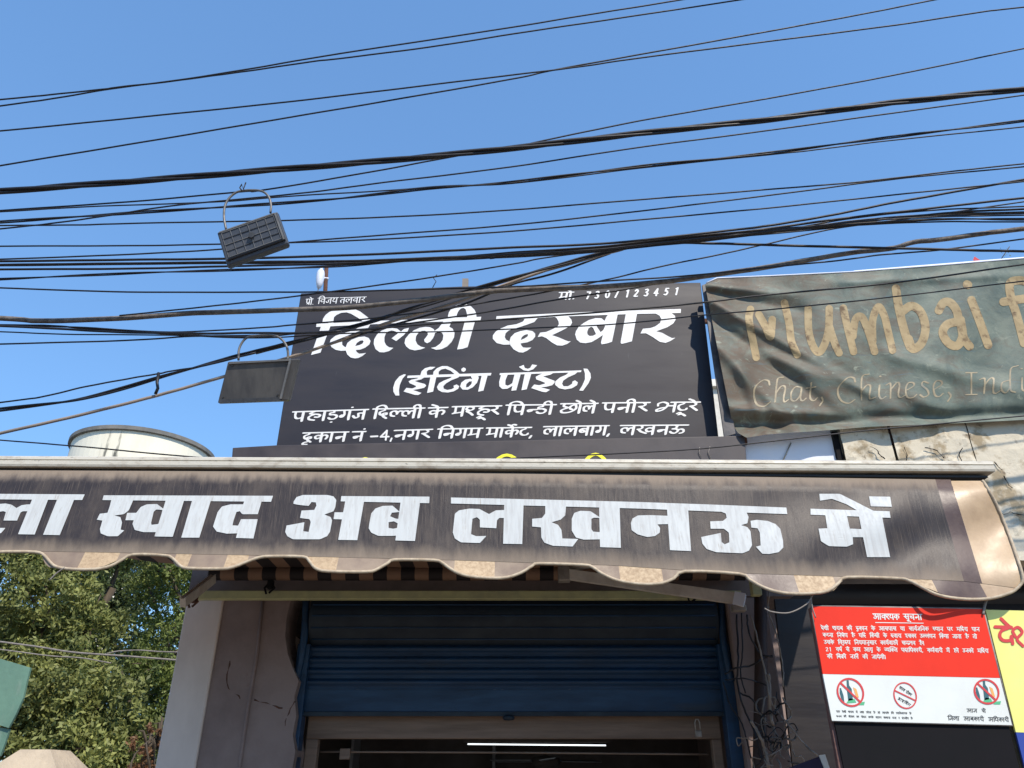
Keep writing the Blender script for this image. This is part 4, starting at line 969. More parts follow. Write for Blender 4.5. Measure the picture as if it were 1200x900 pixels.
for j in range(NY+1):
    t = j/NY
    for i in range(NX+1):
        s = i/NX; xt = 826+(1330-826)*s; xb = 858+(1332-858)*s
        x = xt+(xb-xt)*t+(4*math.sin(t*9) if i == 0 else 0)*0; y = interp(xt, MT)+(interp(xb, MBt)-interp(xt, MT))*t
        p = P(x, y, mdepth(x, y)); V.append(p); uv.append((p.x, p.z))
for j in range(NY):
    for i in range(NX): a = j*(NX+1)+i; F.append((a, a+NX+1, a+NX+2, a+1))
obj('cloth', V, F, M['flex'], gb, smooth=True, uv=uv)
def mo(x, y): return P(x, y, mdepth(x, y)-.0022)
S = []
def rs(pts, ox, oy, s, r): S.append(('s', catmull(tr(pts, ox, oy, s), 6), (r, r, 0)))
s_ = 6.667
for p in ([(175,725),(150,600),(118,430),(130,350)], [(195,390),(240,470),(285,565),(300,430)], [(395,300),(430,450),(450,600),(495,705)],
          [(580,345),(585,520),(620,640),(665,685),(710,620),(740,500),(745,345)], [(745,480),(790,620),(822,690)],
          [(855,340),(890,500),(935,680)], [(930,560),(950,430),(1000,410),(1050,520),(1100,680)], [(1085,600),(1085,430),(1130,330),(1175,400),(1200,500),(1240,670)]):
    rs(p, 860, 310, s_, 4.4)
for p in ([(200,255),(225,420),(270,600),(310,710)], [(240,440),(320,390),(395,440),(430,560),(400,680),(330,725),(300,650)],
          [(535,425),(570,365),(625,365),(675,430),(690,520)], [(690,510),(600,535),(565,600),(610,680),(680,700),(720,620),(705,500)], [(700,500),(730,640),(775,705)],
          [(755,222),(762,226)], [(790,345),(850,500),(920,695)], [(1230,205),(1160,190),(1090,215),(1100,330),(1140,450),(1185,620),(1200,680)], [(1040,358),(1120,345),(1300,320)],
          [(1400,420),(1330,420),(1300,500),(1340,600),(1420,580),(1430,480),(1400,420)], [(1560,420),(1500,430),(1480,520),(1540,600),(1600,570)]):
    rs(p, 1020, 300, s_, 5.0)
lettering('lettering', S, mo, M['flex_letter'], gb, .4, .08, (3, 2.5), split='letter'); S.clear()
def ns(pts, ox, oy, s, r=1.25): S.append(('s', catmull(tr(pts, ox, oy, s), 5), (r, .5, R(-25))))
for p in ([(225,150),(215,115),(170,110),(110,160),(95,230),(120,310),(180,325),(230,290)], [(340,85),(300,90),(285,130),(270,290)], [(275,220),(320,160),(355,170),(340,260),(350,290),(380,270)],
          [(490,170),(440,165),(405,210),(405,270),(440,280),(480,230),(490,170),(480,260),(500,280),(525,260)], [(570,130),(560,250),(590,280),(620,255)], [(530,175),(605,165)], [(655,250),(665,280),(640,320)],
          [(935,125),(920,90),(870,90),(800,160),(790,220),(820,280),(880,300),(930,270)], [(1045,60),(1000,70),(985,120),(985,275)], [(985,200),(1030,150),(1060,160),(1050,240),(1060,265),(1100,250)], [(1135,150),(1130,230),(1150,265),(1185,245)], [(1138,76),(1145,80)]): ns(p, 870, 430, 7.06)
for p in ([(60,220),(95,210),(95,330)], [(95,260),(150,200),(170,220),(160,300),(180,325),(215,305)], [(235,260),(290,225),(280,200),(240,205),(220,260),(235,320),(280,325),(310,300)], [(410,205),(370,190),(355,220),(400,260),(410,300),(370,320),(340,300)],
          [(460,255),(520,215),(510,185),(470,190),(450,240),(465,305),(500,315),(530,290)], [(575,280),(595,310),(570,355)], [(765,120),(765,297)], [(720,118),(810,118)], [(720,300),(810,298)], [(835,175),(875,170),(870,290)],
          [(875,220),(920,165),(950,175),(945,270),(965,290),(1000,270)], [(1150,60),(1095,80),(1085,150),(1090,260),(1130,280)], [(1080,180),(1020,200),(1015,260),(1050,285),(1085,240)], [(1185,160),(1185,250),(1205,270)], [(1178,84),(1184,86)],
          [(1290,170),(1240,180),(1235,250),(1260,270),(1290,210),(1290,260),(1310,265)], [(1350,160),(1350,270)], [(1350,200),(1390,160),(1400,260)]): ns(p, 1030, 420, 7.06)
lettering('lettering', S, mo, M['flex_small'], gb, .22, .05, (3, 2.5), split='letter'); S.clear()
tube('edge_rope', [P(x, interp(x, MT)-.5, mdepth(x, interp(x, MT))) for x in range(828, 1330, 12)], .007, M['panel_white'], gb, 6)
slab('top_fold', [(1000,316.5),(1200,300.5),(1330,290),(1330,296),(1200,306),(1000,320)], YM+.03, .10, M['panel_white'], gb, .01)
box('frame_tube', (P(836,400,YM+.15).x, 6.6, YM+.07, YM+.10, P(1000,335,YM+.1).z-.015, P(1000,335,YM+.1).z+.015), M['rust'], gb)
for x in (868, 1040, 1210): c = P(x, 480, YM+.1); box('frame_post', (c.x-.015, c.x+.015, YM+.102, YM+.135, 3.96, P(x,332,YM+.1).z), M['rust'], gb)
slab('side_panel', [(823,334),(830,332),(862,508),(849,512)], YM+.05, .02, M['sign_edge'], gb)

# ---- things on the skyline
c = P(377, 345, 6.3)
cc = empty('rooftop_camera', c, 'white security camera on a rusty pole above the left end of the black sign', 'camera')
top_ = P(378, 309, 6.3)
tube('pole', [P(381,395,6.3), P(381,345,6.3), P(382.5,314,6.3)], .021, M['rust'], cc, 8)
v, f = revolve_geo(tuple(P(374.5,331,6.24)), [(0,-.07),(.018,-.065),(.034,-.01),(.040,.04),(.040,.10),(.032,.135),(.015,.15),(.013,.18),(0,.185)], 16); obj('housing', v, f, M['panel_white'], cc, smooth=True)
tube('bracket', [P(376,327,6.25), P(381,326,6.29), P(385,327,6.3)], .014, M['panel_white'], cc, 6)
tube('power_lead', [P(374,336,6.25), P(372,342,6.26), P(373,350,6.28)], .009, M['panel_white'], cc, 6)
o = obj('red_rag', [P(1140,305,5.6), P(1142,300.5,5.6), P(1149,305,5.6), P(1146,306,5.62), P(1141,306,5.64)], [(0,1,2),(0,2,3),(1,4,2)], M['petal_red']); tag(o, 'scrap of red cloth caught on top of the faded green banner', 'rag')
sp = empty('roof_weed', P(1177, 303, 5.7), 'small dry weed growing above the faded green banner', 'plant')
tube('stem', [P(1173,304,5.7), P(1177,298,5.7), P(1183,289,5.7)], .004, M['bark'], sp, 5)
V = []; F = []
for k in range(14):
    cx, cy = 1176+random.uniform(-5, 8), 297+random.uniform(-6, 5); p = P(cx, cy, 5.7+random.uniform(-.03, .03)); r = .009
    b = len(V); V += [p+Vector((random.uniform(-r, r), random.uniform(-r, r), random.uniform(-r, r))) for _ in range(4)]; F.append((b, b+1, b+2, b+3))
tag(obj('foliage', V, F, M['leaf_green'], sp), kind='stuff')

# ================================================================ NOTICE BOARDS
YN = 3.865
nb = empty('red_notice', P(1065, 847, YN), 'red and white Hindi notice board with prohibition symbols hanging under the awning end', 'notice')
slab('white_panel', [(964.3,790),(1171.8,794.7),(1186,849.7),(975,844.5)], YN, .012, M['notice_white'], nb)
slab('red_panel', [(951,710.5),(1152,713.8),(1171.7,794.4),(964.2,789.7)], YN, .012, M['red'], nb)
for a, b in (((951,710.5),(975,844.5)), ((1152,713.8),(1186,849.7)), ((975,844.5),(1186,849.7)), ((951,710.5),(1152,713.8))):
    tube('frame_edge', [P(*a, YN+.006), P(*b, YN+.006)], .006, M['cable_pale'], nb, 6)
no = lambda x, y: P(x, y, YN-.0012)
FINE = (.085, .065, 0)
it = words('आवश्यक', 1023, 1053.5, 719.3, 719.8, 6.4, .16, (.10,.075,0))+words('सूचना', 1058.5, 1080, 719.6, 720, 6.4, .16, (.10,.075,0))+[('s', [(1026,729.5),(1082,730.3)], (.45,.45,0))]
lettering('lettering', it, no, M['notice_white'], nb, .14, .04)
for t, x0, x1, y0, y1 in [('देशी शराब की दुकान के आसपास या सार्वजनिक स्थान पर मदिरा पान',962,1147.5,733.8,735.3),('करना निषेध है यदि किसी के द्वारा इसका उल्लंघन किया जाता है तो',964,1144.5,742,743.8),
        ('उसके विरुद्ध नियमानुसार कार्यवाही सम्भव है।',965.5,1083,750.3,751.5),('21 वर्ष से कम आयु के व्यक्ति पदाधिकारी, कर्मचारी में हो उनको मदिरा',967,1158,758.6,760.6),('की बिक्री नहीं की जायेगी।',969,1038,767,767.8)]:
    lettering('lettering', words(t, x0, x1, y0, y1, 4.4, .16, (.10,.075,0), .8), no, M['notice_white'], nb, .12, .04)
it = words('आज्ञा से', 1133, 1155, 830.5, 831, 4.2, .16, FINE, .8)+words('जिला आबकारी अधिकारी', 1110.5, 1182, 839.3, 841.3, 4.6, .16, FINE, .8)
it += words('यह देशी शराब में नशा होता है जो आपके लिए हानिकारक है', 980, 1068, 832.6, 835, 2.2, .16, (.09,.07,0), .8)+words('शराब की बोतल का सेवन करके वाहन चलाना मना और दंडनीय है', 980, 1069.5, 838, 840.8, 2.2, .16, (.09,.07,0), .8)
for t, (ax, ay), (bx, by) in (('शराब पीकर', (1055,804), (1069,813.5)), ('ड्राइविंग', (1053.5,817), (1067.5,825.5))):
    for s in words(t, 0, math.hypot(bx-ax, by-ay), 0, 0, 3.2, .0, (.09,.07,0)):
        u = np.array([bx-ax, by-ay])/math.hypot(bx-ax, by-ay); n_ = np.array([-u[1], u[0]])*.9
        it.append(('s', [(ax+p[0]*u[0]+p[1]*n_[0], ay+p[0]*u[1]+p[1]*n_[1]) for p in s[1]], s[2]))
lettering('lettering', it, no, M['print_black'], nb, .12, .04)
def ring(cx, cy, rx, ry, wd, a0, sk=.12):
    pts = [(cx+rx*math.cos(t)+sk*ry*math.sin(t), cy+ry*math.sin(t)) for t in np.linspace(0, 2*math.pi, 33)]
    return [('s', pts, (wd, wd, 0)), ('s', [(cx-rx*math.cos(a0)-sk*ry*math.sin(a0), cy-ry*math.sin(a0)), (cx+rx*math.cos(a0)+sk*ry*math.sin(a0), cy+ry*math.sin(a0))], (wd, wd, 0))]
i1, i3 = (996.6, 811.3), (1156.2, 810.5)
no2 = lambda x, y: P(x, y, YN-.0022)
lettering('prohibition_ring', ring(*i1, 15, 16, 1.1, .80), no2, M['icon_red'], nb, .2, .04)
lettering('prohibition_ring', ring(*i3, 14, 14, 1.1, .80), no2, M['icon_red'], nb, .2, .04)
lettering('prohibition_ring', ring(1060.8, 815, 13, 15, .75, .42), no2, M['icon_red'], nb, .2, .04)
for cx, cy in (i1, i3):
    lettering('drawn_grass', [('p', [(cx-5,cy+13),(cx-1,cy+7),(cx+5,cy+8),(cx+7,cy+12)], []), ('p', [(cx+9,cy+12),(cx+17,cy+11),(cx+16,cy+15),(cx+8,cy+15)], [])], no, M['icon_green'], nb, .25, .05)
    lettering('drawn_bottle', [('p', [(cx-4.5,cy-14),(cx-2,cy-14),(cx-1.5,cy-8),(cx+1.5,cy-4),(cx+3,cy+9),(cx-2.5,cy+10),(cx-4,cy-3)], []), ('p', [(cx-12.5,cy-5),(cx-11,cy-5),(cx-8,cy+4),(cx-7,cy+12),(cx-10,cy+10),(cx-12.5,cy+1)], [])], no, M['icon_teal'], nb, .25, .05)
    lettering('drawn_glass', [('p', [(cx+3,cy-6),(cx+7,cy-4),(cx+10,cy+6),(cx+7,cy+6)], [])], no, M['icon_orange'], nb, .25, .05)
yb_ = empty('yellow_notice', P(1190, 857, YN), 'yellow board with red Hindi letters and blue foot at the right edge', 'notice')
slab('yellow_panel', [(1155,714.5),(1330,719),(1372,866),(1190.5,858)], YN+.02, .012, M['yellow_board'], yb_)
slab('blue_panel', [(1190.6,858.3),(1372,866.3),(1385,915),(1203,907)], YN+.02, .012, M['blue_board'], yb_)
it = []
for p in ([(1000,185),(1050,235),(1100,280)], [(935,272),(1110,278)], [(1075,285),(1005,315),(985,370),(1020,418),(1100,418),(1112,375),(1125,455)]):
    it.append(('s', catmull(tr(p, 1065, 705, 9.23), 5), (1.9, 1.9, 0)))
it.append(('s', catmull([(1190,746),(1187,739),(1193,735),(1198,741),(1192,749),(1199,757)], 5), (1.7,1.7,0)))
it += [('s', [(1205,735),(1208,765)], (1.9,1.9,0)), ('s', [(1216,735),(1221,765)], (1.9,1.9,0)), ('s', catmull([(1216,735),(1209,726),(1203,731)], 5), (1.6,1.6,0))]
lettering('lettering', it, lambda x, y: P(x, y, YN+.017), M['icon_red'], yb_, .25, .05, split='letter')
def pole(pa, pb, Y, wd, m, lab):
    a, b = P(*pa, Y), P(*pb, Y); d = (b-a); b = a+d*((.14-a.z)/d.z); wv = Vector((wd/2, 0, 0))
    V = [a-wv, a+wv, b+wv, b-wv]; V += [v+Vector((0, wd, 0)) for v in V]
    o = obj('wooden_pole', V, [(0,3,2,1),(4,5,6,7),(0,1,5,4),(1,2,6,5),(2,3,7,6),(3,0,4,7)], m); bevel(o, .004); return tag(o, lab, 'pole', 'poles holding the notice boards')
pole((953,712), (988,905), YN+.03, .032, M['brown_pole'], 'reddish wooden pole behind the left edge of the red notice')
pole((1150,712), (1197,880), YN+.05, .05, M['olive_pole'], 'olive brown wooden pole between the red notice and the yellow board')
slab('black_flex', [(978,846),(1182,851),(1196,905),(990,905)], YN+.014, .01, M['black_plain']); tag(bpy.data.objects['black_flex'], 'plain black flex sheet hanging below the red notice', 'sheet')
nv = empty('navy_board', P(950, 900, 4.6), 'corner of a navy board with white edging at the bottom beside the tangled wires', 'board')
slab('face', [(925,900),(962,886),(972,905),(978,940),(925,940)], 4.6, .02, mat('navy', (.02,.02,.06), rough=.4), nv)
slab('white_edge', [(960,885),(967,884),(974,905),(980,940),(975,940),(968,905)], 4.59, .009, M['notice_white'], nv)

# ================================================================ WIRE TANGLE
tg = []
def vine(pts, Y, r, m, lab, sides=6):
    q = catmull(pts, 6); path = [P(x+random.uniform(-.5, .5), y+random.uniform(-.4, .4), Y+.02*math.sin(i*.7)) for i, (x, y) in enumerate(q)]
    o = tube('hanging_wire', path, r, m, None, sides); tag(o, lab, 'wire', 'wires hanging by the right pillar'); return o
pl_ = tube('drain_pipe', [P(891,690,5.6), P(892,780,5.6), P(890,900,5.6), P(889,1300,5.6)], .045, M['brown_pipe'], None, 12); tag(pl_, 'dark brown vertical pipe behind the tangled wires beside the right pillar', 'pipe')
vine([(880,722),(888,750),(897,790),(905,825),(925,850),(945,875),(958,885)], 5.3, .006, M['cable_pale'], 'long white wire running down from the bracket to the navy board')
vine([(901,718),(910,745),(917,780),(918,805)], 5.25, .005, M['cable_pale'], 'pale wire dangling from the loop left of the red notice')
vine([(900,715),(901,700),(902,690)], 5.2, .004, M['cable_pale'], 'short pale wire rising to the awning cloth')
vine([(863,720),(865,770),(864,800),(872,830),(885,860),(892,895)], 5.5, .007, M['cable'], 'black wire falling down the right pillar to the bundle')
vine([(869,718),(870,760),(868,790),(874,812)], 5.5, .005, M['cable'], 'second black wire close beside it on the right pillar')
vine([(875,720),(878,742),(890,765),(905,770)], 5.45, .006, M['cable'], 'black wire crossing in front of the brown pipe')
vine([(850,790),(862,783),(880,780),(893,772),(905,768)], 5.45, .006, M['cable'], 'black wire branching sideways high on the pillar')
vine([(850,797),(870,795),(890,800),(902,805)], 5.45, .005, M['cable'], 'black wire branching sideways lower on the pillar')
vine([(848,800),(855,825),(868,845),(876,870),(880,888)], 5.5, .005, M['cable'], 'thin black wire along the edge of the blue guide')
vine([(866,812),(880,818),(888,830),(893,845),(898,870)], 5.5, .006, M['cable'], 'black wire curving into the top of the bundle')
vine([(901,790),(902,815),(903,835),(906,850)], 5.3, .010, M['cable_tan'], 'thick tan wire standing upright above the bundle')
vine([(880,845),(890,862),(897,880),(901,900)], 5.3, .010, M['cable_tan'], 'short tan wire at the left of the bundle')
cols = [M['cable'], M['cable'], M['cable_pale'], M['cable_tan'], M['cable_grey']]
V = []; F = []
bun = empty('wire_bundle', P(905, 880, 5.35), 'messy knot of black and tan wires bunched at the foot of the right pillar', 'wires')
for k in range(34):
    cx, cy = 905+random.gauss(0, 12), 868+random.gauss(0, 16)
    pts = [(cx, cy)]; a = random.uniform(0, 6.28)
    for s in range(6):
        a += random.gauss(0, .9); cx += 8*math.cos(a)*.8; cy += 8*math.sin(a)+1.2; pts.append((cx, cy))
    Y = 5.35+random.uniform(-.1, .12); q = catmull(pts, 4)
    tube('wire_strand', [P(x, y, Y+.02*math.sin(i*.5+k)) for i, (x, y) in enumerate(q)], random.choice((.003, .004, .006)), cols[k % 5], bun, 5)

# ================================================================ OVERHEAD CABLES
GC = 'overhead cables crossing the street'
def ext(pts):
    a, b = np.array(pts[0], float), np.array(pts[1], float); c, d = np.array(pts[-2], float), np.array(pts[-1], float)
    out = list(pts)
    if a[0] < 5: u = (a-b)/np.linalg.norm(a-b); out = [tuple(a+u*260)]+out
    if d[0] > 1090 or d[1] < 5: u = (d-c)/np.linalg.norm(d-c); out = out+[tuple(d+u*260)]
    return out
def cable(pts, Y, wpx_, lab, m='cable', twist=0, Y2=None):
    pts = ext(pts); q = catmull(pts, 8); n = len(q)
    path = [P(p[0], p[1], Y+(0 if Y2 is None else (Y2-Y)*i/(n-1))) for i, p in enumerate(q)]
    r = [pxr(wpx_*.54, p[1], Y) for p in q]; r = sum(r)/n
    ph = random.uniform(0, 6)
    path = [v+Vector((0, 0, .0010*math.sin(i*.37+ph)+.0006*math.sin(i*1.1+ph))) for i, v in enumerate(path)]
    if not twist:
        o = tube('overhead_cable', path, r, M[m], None, 8); return tag(o, lab, 'cable', GC)
    # resample for a twisted bundle
    root = empty('overhead_cable', path[n//2], lab, 'cable', GC)
    fine = []; acc = 0
    for i in range(n-1):
        L_ = (path[i+1]-path[i]).length; k = max(1, int(L_/.02))
        for s in range(k): fine.append((path[i].lerp(path[i+1], s/k), acc+L_*s/k))
        acc += L_
    for s in range(twist):
        ph = 2*math.pi*s/twist; rr = r*.52
        pp_ = [v+Vector((0, math.cos(d*4+ph), math.sin(d*4+ph)))*rr for v, d in fine]
        tube('strand', pp_, r*.5, M[m], root, 6)
    return root
cable([(0,116.5),(60,111),(120,104.5),(140,102),(200,95),(300,79.5),(400,62.5),(600,32),(700,15.5),(797,0)], 3.10, 1.7, 'thin black cable, topmost line across the sky')
cable([(0,124),(60,116),(130,104),(200,95.5),(250,88.5),(300,82),(370,71.5),(400,68.5),(500,55.5),(600,40),(700,25),(860,1)], 3.14, 1.7, 'thin black cable second from the top, crossing the topmost at left')
cable([(0,153.5),(150,138.7),(300,123.5),(450,106),(600,88),(680,78),(750,68),(900,48.5),(1050,29.5),(1150,14),(1200,8.5)], 3.20, 1.7, 'thin black cable reaching the top right corner of the sky')
cable([(0,194),(150,169.5),(300,144),(450,119),(600,92.5),(650,82),(750,63.7),(900,37),(1000,18.5),(1095,0)], 3.24, 1.7, 'thin black cable crossing the corner cable and leaving the top edge right of centre')
cable([(0,224),(150,213),(300,200.5),(450,188.5),(600,173.5),(750,156.5),(900,140),(1000,126.5),(1100,114.5),(1200,104.5)], 3.30, 7.2, 'thickest twisted black cable bundle across the middle of the sky', twist=3)
cable([(0,247),(150,236.5),(280,225),(310,222.5),(450,198.7),(540,182),(600,173),(650,162),(750,141.5),(900,115.5),(1050,87.5),(1200,57)], 3.38, 1.7, 'thin black cable rising across the thick bundle, the upper floodlight hangs from it')
cable([(0,268),(60,262),(130,252),(200,241.5),(300,231.5),(375,224),(450,213.7),(600,195.5),(750,172.5),(900,153),(1050,132),(1200,111.5)], 3.6, 1.7, 'thin black cable running just under the thick twisted bundle')
cable([(0,260),(150,250),(300,240),(400,232.5),(500,221),(600,213.5),(750,195),(900,179.5),(1050,160),(1200,141.5)], 3.65, 3.6, 'doubled twisted black cable below the thick bundle', twist=2)
cable([(0,248),(100,242.5),(250,236.7),(340,230),(450,223.5),(520,218),(600,215),(750,197),(900,181.5),(960,175),(1050,164),(1200,148.5)], 3.7, 1.5, 'thin black cable hugging the doubled cable and parting below it at right')
cable([(0,264.5),(90,263.5),(150,262),(300,259),(330,258.5),(450,254.5),(600,246),(750,234),(900,222),(1000,214),(1100,202.5),(1200,192)], 3.85, 1.7, 'thin black cable passing behind the upper floodlight, higher of two that meet at right')
cable([(0,304),(150,298),(255,292.5),(340,284),(450,275.5),(600,263.5),(750,247.5),(900,229),(1020,213.5),(1100,204.5),(1200,195.5)], 3.9, 1.7, 'thin black cable passing behind the upper floodlight, lower of two that meet at right')
cable([(0,288.5),(150,288),(255,286),(340,284.5),(450,280),(600,271),(750,257.5),(900,244),(1050,228),(1150,218),(1200,212.5)], 3.95, 1.7, 'thin black cable leaving the lower right of the upper floodlight')
cable([(0,306),(150,304.5),(270,303),(450,297.5),(600,290),(720,284.5),(850,270.5),(900,264.5),(950,256.5),(1000,247),(1050,237),(1100,228),(1200,210.5)], 4.06, 2.6, 'grey black cable climbing out of the right hand cluster', 'cable')
cable([(0,310.5),(150,308.5),(300,307),(400,306),(480,303.5),(600,298),(700,290),(800,280),(900,268),(1000,254.5),(1100,243),(1200,232)], 4.10, 2.6, 'black cable through the cluster, second to climb at right')
cable([(0,315.5),(150,315),(260,312),(400,309),(480,305),(600,297),(700,291.5),(800,283),(900,272),(1000,261.5),(1050,255.5),(1100,250.5),(1150,247),(1200,245)], 4.14, 2.4, 'black cable through the cluster along its middle')
cable([(0,327),(150,320.5),(300,315.5),(400,311.5),(480,306),(600,300.5),(700,293),(800,284.5),(900,274),(1000,264),(1100,257),(1200,257)], 4.18, 3.0, 'black cable along the lower edge of the cluster, level at right', twist=2)
cable([(0,311),(200,309),(400,307.5),(600,301),(700,295),(760,287),(820,280),(900,270.5),(1000,260),(1100,252.5),(1200,250)], 4.22, 2.2, 'black cable hidden in the cluster, widest at centre right')
for k, (o1, o2, o3) in enumerate(((-3,2,4),(2,-2,7),(4,3,-4),(-1,5,1),(6,0,10))):
    cable([(520+18*k,301.5+o2*.3),(600,297+o2*.6),(700,290.5+o2*.8),(800,280+o2*.9),(900,270+o2*.7),(1000,258+o3*.6),(1100,250+o3),(1200,247+o3*1.3)], 4.05+.035*k, 1.7,
          ('slim black cable on the upper side of the central cluster','slim black cable weaving just under the cluster top','slim black cable on the lower side of the central cluster','slim black cable in the heart of the central cluster','slim black cable drooping below the cluster at right')[k])
cable([(700,294),(780,285),(840,285.5),(900,287),(1050,291),(1130,293),(1200,294.5)], 4.26, 2.8, 'black cable leaving the cluster level towards the right edge')
cable([(0,337.5),(150,342),(300,342.5),(400,341.5),(500,339),(600,336),(700,330),(800,323.5),(900,313.5),(980,305.5),(1030,299),(1100,293),(1200,280)], 4.28, 1.8, 'thin black cable sagging level along the top edge of the black sign')
cable([(140,370),(225,361),(300,353),(400,340),(500,326),(600,309.5),(640,302),(720,292)], 4.27, 1.7, 'thin black cable rising from the thick grey cable into the cluster')
cable([(0,373),(50,376),(150,372.5),(225,367),(300,364.5),(400,361),(450,356),(500,351),(560,343),(600,340),(700,336),(780,330),(850,320),(900,313),(950,304),(1000,296),(1045,291),(1070,284),(1100,281),(1150,274),(1200,268)], 4.32, 5.6, 'thick sagging grey cable across the top of the black sign', 'cable_grey')
cable([(0,381),(60,381.5),(100,385),(200,391.5),(300,395),(345,391),(430,386),(500,380),(608,373),(692,366.7),(820,355),(900,345.5),(1050,331),(1200,310)], 4.35, 2.0, 'thin black cable crossing the large lettering and the top of the green banner')
cable([(0,389),(75,391.5),(200,393),(300,396),(400,391),(500,389),(590,386),(718,380),(823,369.5),(900,363),(1050,347.5),(1200,329.5)], 4.37, 1.5, 'thin black cable crossing the large lettering lower down')
cable([(0,381),(100,384),(200,389),(300,384.5),(345,380.5),(431,373.7),(520,362),(590,351),(640,342),(715,327),(780,311),(850,297),(900,285.5),(970,269.5),(1050,258),(1120,248)], 4.34, 1.7, 'thin black cable rising over the top of the black sign into the cluster')
cable([(0,403),(150,399),(225,394),(300,393),(366,389),(440,384.5),(520,373),(590,362.5),(660,350),(740,338),(800,326)], 4.38, 1.8, 'thin black cable rising across the first large word')
cable([(0,382),(80,386),(150,389.5),(230,391),(290,390),(345,390.5),(400,388)], 4.30, 2.6, 'short black cable that the lower floodlight hangs from')
cable([(0,480),(100,466.5),(200,438.5),(260,422),(300,412),(345,400),(380,390.5),(438,376),(497,356),(590,328.5),(650,312),(720,293.5),(800,283)], 4.40, 4.6, 'thick black diagonal cable bundle climbing from the lower left', twist=2)
cable([(0,508),(80,489.5),(160,470),(200,459),(260,442),(338,419),(387,403),(450,379.5),(539,352.7),(590,334),(650,313.5),(700,300),(730,292)], 4.44, 3.4, 'pale tan diagonal cable climbing from the lower left', 'cable_tan')
cable([(320,425),(400,399),(450,384),(540,357.5),(600,333.5),(650,320),(715,297)], 4.47, 2.4, 'dark cable running tight beneath the tan diagonal cable')
cable([(300,414),(345,402.5),(400,387),(450,371.5),(500,358),(590,330.5),(650,314.5),(715,296)], 4.48, 2.4, 'dark cable running tight above the tan diagonal cable')
cable([(0,471.5),(50,465),(100,453),(150,444),(185,438),(200,435),(240,428.5),(300,413)], 4.37, 1.8, 'thin black cable joining the diagonal bundle at the left')
cable([(0,515.5),(100,524),(255,537.5),(430,546),(620,536),(820,526),(1010,505),(1200,487.5)], 4.5, 1.6, 'lowest thin black cable sagging behind the awning bar')
cable([(-5,752),(87,764.8),(214,774),(300,779)], 5.95-.0, 2.0, 'grey cable crossing the tree, thicker of two', 'cable_pale') if False else None
for pts, wd, lab in (([(0,752),(45,758),(87,764.5),(150,769),(214,774),(300,780)], 2.2, 'grey cable crossing in front of the tree, thicker of three'),
                     ([(0,761),(58,768.5),(95,771),(130,777)], 1.5, 'grey cable below it ending in the tree'),
                     ([(125,766),(139,763),(165,762),(199,764),(300,764)], 1.5, 'grey cable crossing the right half of the tree')):
    tag(tube('tree_cable', [P(x, y, 8.5) for x, y in catmull(ext(pts), 5)], pxr(wd/2, 765, 8.5), M['cable_pale'], None, 6), lab, 'cable', 'cables in front of the tree')
# hook / tie on the diagonal cables
tag(tube('cable_tie', [P(186,437,4.37), P(184,448,4.36), P(185,455,4.36), P(182,462,4.37)], .010, M['cable'], None, 6), 'black taped hook hanging between the two left diagonal cables', 'hook')

